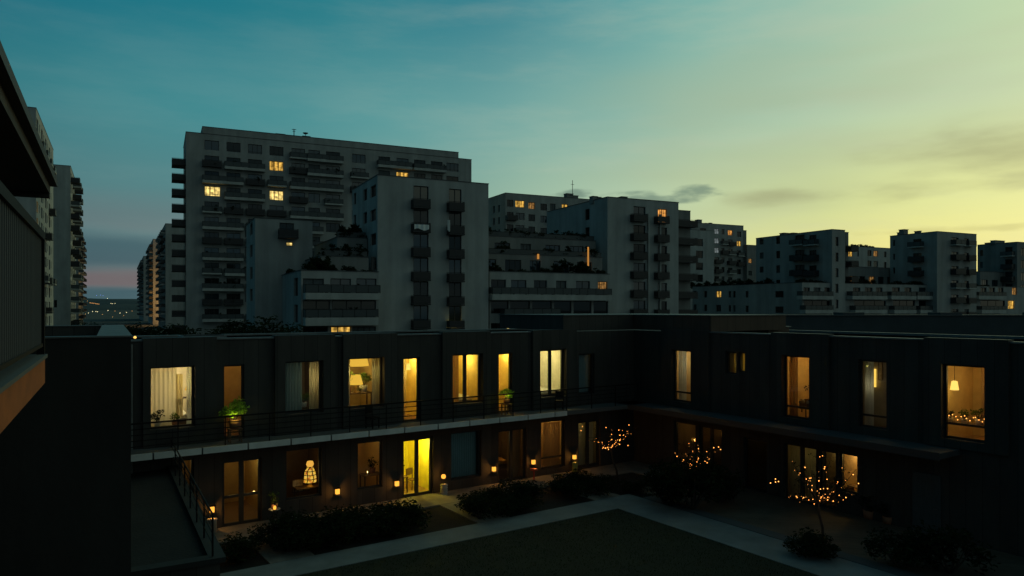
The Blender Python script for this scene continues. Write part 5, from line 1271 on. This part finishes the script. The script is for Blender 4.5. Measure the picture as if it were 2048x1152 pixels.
# shrubs in the beds
SG = 'dark shrubs in the courtyard beds'
sh = [(472, 1128, .95, 'round dark bush nearest the terrace handrail'), (548, 1100, .9, 'dark bush just right of the first door way'), (590, 1098, 1.1, 'dark bush second from the first door way'), (640, 1080, 1.1, 'dark bush before the stained glass lamp window'), (690, 1072, 1.0, 'dark bush in the middle of the long left bed'), (735, 1062, 1.0, 'dark bush before the candle window'), (775, 1058, 1.0, 'dark bush second from the lime yellow door way'), (820, 1054, 1.0, 'dark bush beside the lime yellow door way on its left'),
      (950, 1032, .85, 'low dark bush beside the lime yellow door way on its right'), (990, 1024, .95, 'dark bush before the teal curtain window'), (1020, 1015, 1.0, 'dark bush before the dim brown door'), (1060, 1005, .9, 'dark bush left of the third door way'), (1125, 992, .95, 'dark bush right of the third door way'), (1165, 984, .95, 'dark bush before the tan curtains'), (1205, 985, .85, 'dark bush below the back lit tree'), (1265, 990, .8, 'small dark bush at the far corner of the lawn path')]
sh += [(575, 1112, .9, 'dark bush at the path edge nearest the first door way'), (625, 1104, 1.0, 'dark bush at the path edge below the stained glass lamp'), (672, 1096, 1.0, 'dark bush at the path edge in the middle of the long left bed'), (722, 1087, 1.0, 'dark bush at the path edge below the candle window'), (770, 1078, 1.0, 'dark bush at the path edge left of the lime yellow door way'), (818, 1070, .95, 'dark bush at the path edge next to the lime yellow door way'),
       (960, 1046, .9, 'dark bush at the path edge right of the lime yellow door way'), (1005, 1038, .9, 'dark bush at the path edge below the dim brown door'), (1045, 1029, .85, 'dark bush at the path edge left of the third door way'), (1150, 1003, .9, 'dark bush at the path edge right of the third door way'), (1195, 998, .8, 'dark bush at the path edge near the inner corner')]
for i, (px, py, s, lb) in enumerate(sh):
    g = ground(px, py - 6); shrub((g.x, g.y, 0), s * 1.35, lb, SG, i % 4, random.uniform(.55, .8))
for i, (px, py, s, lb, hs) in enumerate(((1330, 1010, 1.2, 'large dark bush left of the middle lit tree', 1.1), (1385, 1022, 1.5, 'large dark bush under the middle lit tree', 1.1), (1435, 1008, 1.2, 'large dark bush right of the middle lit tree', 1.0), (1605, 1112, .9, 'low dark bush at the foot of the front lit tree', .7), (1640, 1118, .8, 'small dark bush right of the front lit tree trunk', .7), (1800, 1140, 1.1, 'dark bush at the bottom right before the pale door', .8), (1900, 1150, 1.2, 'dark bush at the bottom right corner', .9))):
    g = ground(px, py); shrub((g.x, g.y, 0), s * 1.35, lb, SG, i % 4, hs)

# pots by the right wing
for px, py, s, lb in ((1738, 1040, 1.2, 'reddish clay planter with a dark plant right of the amber window'), (1775, 1050, 1.0, 'second clay planter further right of the amber window')):
    g = ground(px, py); house_plant((g.x, g.y, .06), s, lb, LEAFD, 240, TERRA)

# three small bare trees hung with fairy lights
def lit_tree(base_px, base_py, Y, fork, tips, label, llabel, seed, extra=()):
    rn = random.Random(seed); base = at(base_px, base_py, Y); base.z = 0.0
    tr = empty('tree', base, 0, label, 'tree'); fk = at(fork[0], fork[1], Y) - base
    q = MB(); q.tube([(0, 0, 0), tuple(fk * .35 + Vector((.05, .02, 0))), tuple(fk * .7 + Vector((-.03, 0, 0))), tuple(fk)], [.06, .05, .042, .035], BARK, 8); q.build('trunk', tr, smooth=True)
    q = MB(); lf = MB(); allp = []
    for (tx, ty) in tips:
        tip = at(tx, ty, Y + rn.uniform(-1.0, .9)) - base
        mid = (fk + tip) / 2 + Vector((rn.uniform(-.12, .12), rn.uniform(-.15, .15), rn.uniform(-.2, .0)))
        path = [fk * (1 - t) ** 2 + mid * 2 * t * (1 - t) + tip * t * t for t in [i / 8 for i in range(9)]]
        q.tube([tuple(p) for p in path], [.028 - .0028 * i for i in range(9)], BARK, 5); allp.append(path)
        for k in range(4):
            p = path[rn.randint(3, 8)]; e = p + Vector((rn.uniform(-.4, .4), rn.uniform(-.4, .4), rn.uniform(-.05, .45))); q.tube([tuple(p), tuple((p + e) / 2 + Vector((0, 0, .04))), tuple(e)], [.01, .007, .003], BARK, 4)
            foliage(lf, tuple(e), .16, .16, .14, 9, .07, LEAFD, 4, rn)
    q.build('branches', tr); lf.build('foliage', tr)
    sl_ = empty('string_lights', base, 0, llabel, 'string lights'); wq = MB(); n = 0
    for path in allp:
        pts = [p + Vector((0, -.03, .03)) for p in path[1:]]; wq.tube([tuple(p) for p in pts], .004, BLACKM, 4)
        Lp = sum((pts[i + 1] - pts[i]).length for i in range(len(pts) - 1)); m = int(98 / len(allp))
        for i in range(m):
            if rn.random() < .12: continue
            t = (i + rn.random() * .8) / m * (len(pts) - 1.001); j = int(t); p = pts[j].lerp(pts[j + 1], t - j) + Vector((rn.gauss(0, .06), rn.gauss(0, .06), rn.gauss(0, .06)))
            o = link('bulb', BULB, sl_, p); s = rn.choice((.25, .35, .45, .6, .8)); o.scale = (s, s, s); n += 1
    for ex in extra:
        p = at(ex[0], ex[1], Y - .2) - base; o = link('bulb', BULB, sl_, p); o.scale = (.8, .8, .8)
    wq.build('wire', sl_)
    ptlight('string_glow', (fk.x, fk.y - .3, fk.z + .6), (1, .45, .1), 2.0, .5, sl_)
lit_tree(1646, 1090, 26.4, (1637, 1004), [(1570, 992), (1582, 921), (1605, 935), (1644, 908), (1655, 935), (1675, 985), (1704, 985), (1690, 930), (1612, 955), (1711, 940), (1590, 990)], 'slender bare tree standing on the deck in front of the amber window', 'amber fairy lights strung on the front tree before the amber window', 3, ((1541, 966), (1551, 958), (1557, 963), (1717, 967), (1551, 964)))
lit_tree(1390, 1010, 31.5, (1385, 938), [(1349, 905), (1358, 916), (1383, 882), (1400, 890), (1421, 899), (1425, 917), (1398, 912), (1373, 905), (1446, 888), (1366, 934)], 'bare tree above the large bush in the middle of the right bed', 'amber fairy lights strung on the middle tree above the large bush', 5, ((1367, 950), (1362, 934), (1437, 894), (1441, 899)))
lit_tree(1236, 975, 35.6, (1222, 898), [(1178, 880), (1190, 876), (1205, 890), (1240, 878), (1262, 862), (1278, 851), (1252, 868), (1235, 888), (1225, 862), (1246, 853)], 'bare tree at the back beside the inner corner', 'amber fairy lights strung on the back tree beside the inner corner', 8, ((1165, 853), (1162, 861), (1258, 850), (1212, 855), (1256, 891)))

# ================================================================== LEFT FOREGROUND
NH = 61.0
a = R(90 - NH)
# dark neighbouring wing with parapets
q0 = at(262, 671, 13.6)
T = empty('neighbouring_house', (q0.x, q0.y, 0), a, 'black foreground house wall with a flat parapet roof at the left', 'house')
ZN = q0.z
b = MB(); L_n, D_n = 12.0, 10.4
NB = mat('black_render', (.026, .025, .024), .9, (.7, .35, (1, 1, .3)), bump=(6, .2))
b.box(-L_n, 0, 0, D_n, 0, ZN - .55, NB, skip='t'); b.box(-L_n, 0, 0, .3, ZN - .55, ZN - .03, NB); b.box(-.52, 0, .3, D_n, ZN - .55, ZN - .03, CLAD); b.box(-L_n, -.52, D_n - .3, D_n, ZN - .55, ZN - .03, CLAD)
b.build('wall', T)
b = MB(); b.box(-L_n, -.521, .301, D_n - .301, ZN - .8, ZN - .5, ROOFM); b.build('roof', T)
b = MB(); b.box(-.56, .02, -.02, D_n + .02, ZN - .029, ZN, mat('coping_lead', (.13, .135, .135), .7, (2.5, .35, (1, 1, 1)))); b.build('coping', T)
b = MB(); b.box(-L_n, -.561, -.03, .06, ZN - .029, ZN - .002, mat('coping_dull', (.12, .125, .125), .6)); b.box(-L_n, -.561, .061, .34, ZN - .029, ZN - .003, DARKCOP); b.box(-L_n, -.561, D_n - .34, D_n + .03, ZN - .029, ZN - .003, mat('coping_dull', (0, 0, 0))); b.build('coping', T)
# roof lamp glowing at the end of the coping
p = at(270, 673, 27.5); o = empty('roof_lamp', (p.x, p.y, p.z - .35), 0, 'small bright yellow lamp on the roof edge beyond the grey coping', 'lamp'); q = MB(); q.tube([(0, 0, 0), (0, 0, .27)], .025, BLACKM, 6); q.lathe([(0, 0), (.09, 0), (.09, .02), (0, .02)], BLACKM, 10); q.build('post', o); q = MB(); q.lathe([(0, .27), (.04, .285), (.055, .32), (.04, .355), (0, .37)], m_emit('roof_lamp_glow', (1, .55, .12), 1.6), 12); q.build('globe', o)

# balcony and roof overhang of the nearest house
pA = at(0, HY, 3.94); pB = at(90, HY, 6.56)
T = empty('near_house', (pB.x, pB.y, 0), a, 'near house at the left edge with a barred balcony and deep roof overhang', 'house')
F0 = Fac(T, 0, 0, math.pi / 2)                                  # its street side looks towards +x
zf = at(90, 708, 6.56).z; zt = at(90, 465, 6.56).z
ln = 6.0
b = MB(); b.box(-2.2, 0, -ln, 0, zf - .26, zf - .03, mat('rust_fascia', (.29, .078, .013), .8, (2.5, .25, (1, 1, 2)))); sl = b.build('balcony', T)
b = MB(); b.box(-2.25, .02, -ln, .012, zf - .029, zf, mat('sill_grey', (.09, .095, .095), .8)); b.build('ledge', sl)
b = MB(); b.box(-.06, -.0, -ln, 0, zt - .07, zt, BLACKM); b.box(-.05, -.01, -ln, 0, zf + .07, zf + .1, BLACKM); b.box(-2.1, -.061, -.06, 0, zt - .07, zt, BLACKM); b.box(-2.1, -.061, -.05, -.01, zf + .07, zf + .1, BLACKM); b.box(-.06, 0, -.06, 0, zf, zt - .07, BLACKM)
n = int(ln / .105)
for i in range(1, n): y = -i * .105; b.box(-.038, -.022, y - .008, y + .008, zf + .1, zt - .07, mat('bar_steel', (.13, .133, .133), .5))
for i in range(1, 20): x = -i * .105; b.box(x - .008, x + .008, -.038, -.022, zf + .1, zt - .07, MATS['bar_steel'])
b.build('railing', sl)
b = MB(); b.box(-2.12, -2.1, -ln, -.1, zf, zt, PANELD); b.build('screen', sl)
o1 = at(115, 360, 12.4); z1 = o1.z
R_ = Matrix.Rotation(-a, 2); lo = R_ @ (Vector((o1.x, o1.y)) - Vector((pB.x, pB.y)))
b = MB(); ym = lo.y; x1 = lo.x
EAVE = mat('eave_boards', (.045, .042, .04), .8, (3, .2, (1, 1, 1)))
b.box(x1 - 4, x1, ym - 14, ym, z1 - .12, z1, mat('eave_edge', (.06, .062, .063), .7)); b.box(x1 - 4, x1 - .1, ym - 14, ym - .1, z1 - .27, z1 - .121, EAVE); b.box(x1 - .9, x1 - .72, ym - 14, ym - .05, z1 - .36, z1 - .271, EAVE); b.box(x1 - 4, x1 - .1, ym - .28, ym - .1, z1 - .34, z1 - .272, EAVE)
b.build('roof', T)
b = MB(); b.box(-8, -2.25, -14, ym - .6, 0, z1 - .275, NB); b.build('wall', T)

# annex roof terrace at the lower left with its handrail
zA = 2.6
p0 = ground(352, 938, zA); p1 = ground(440, 1118, zA)
hd = math.atan2(p0.x - p1.x, p0.y - p1.y)
T = empty('annex', (p0.x, p0.y, 0), -hd, 'low grey flat roofed annex with a handrail at the lower left of the courtyard', 'annex')
Ln = (p0.xy - p1.xy).length
b = MB(); b.box(-7, 0, -Ln, .6, 0, zA - .06, CLAD, skip='t'); b.build('wall', T)
b = MB(); b.box(-7, -.24, -Ln + .24, .6, zA - .2, zA - .05, mat('roof_felt', (.016, .0155, .015), .95, (.8, .3, (1, 1, 1)), bump=(14, .5))); b.build('roof', T)
b = MB(); b.box(-.24, .12, -Ln - .1, .6, zA - .06, zA + .06, mat('annex_coping', (.022, .023, .023), .8, (2, .2, (1, 1, 1)))); b.box(-7, -.241, -Ln - .1, -Ln + .239, zA - .06, zA + .06, MATS['annex_coping']); b.build('coping', T)
b = MB()
for z in (.35, .6, .85): b.tube([(-.15, -Ln + .1, zA + z), (-.15, .2, zA + z)], .014, BLACKM, 6)
b.tube([(-.15, -Ln + .1, zA + 1.05), (-.15, .2, zA + 1.05)], .025, BLACKM, 8)
rr = b.build('railing', T)
for i in range(8):
    y = -Ln + .1 + (Ln) * i / 7; q = MB(); q.box(-.17, -.13, y - .02, y + .02, zA + .06, zA + 1.03, BLACKM); q.build('post', rr)

# long dark hall beyond the right wing
p = at(1490, 632, 64); T = empty('low_hall', (p.x, p.y, 0), R(90 - 90), 'long low dark flat roofed hall behind the right wing', 'hall')
b = MB(); zz = p.z; b.box(0, 44, 0, 14, 0, zz, mat('hall_wall', (.045, .055, .06), .85, (.4, .25, (1, 1, 1)))); b.build('wall', T)
b = MB(); b.box(-.1, 44.1, -.1, .2, zz + .001, zz + .1, DARKCOP); b.box(-.1, 44.1, .2, 14.1, zz + .001, zz + .04, ROOFM); b.build('roof', T)
for k in range(3):
    q = MB(); q.box(10 + k * 9, 12 + k * 9, 3, 5, zz + .041, zz + .3, DARKCOP); q.build('roof_vent', T)
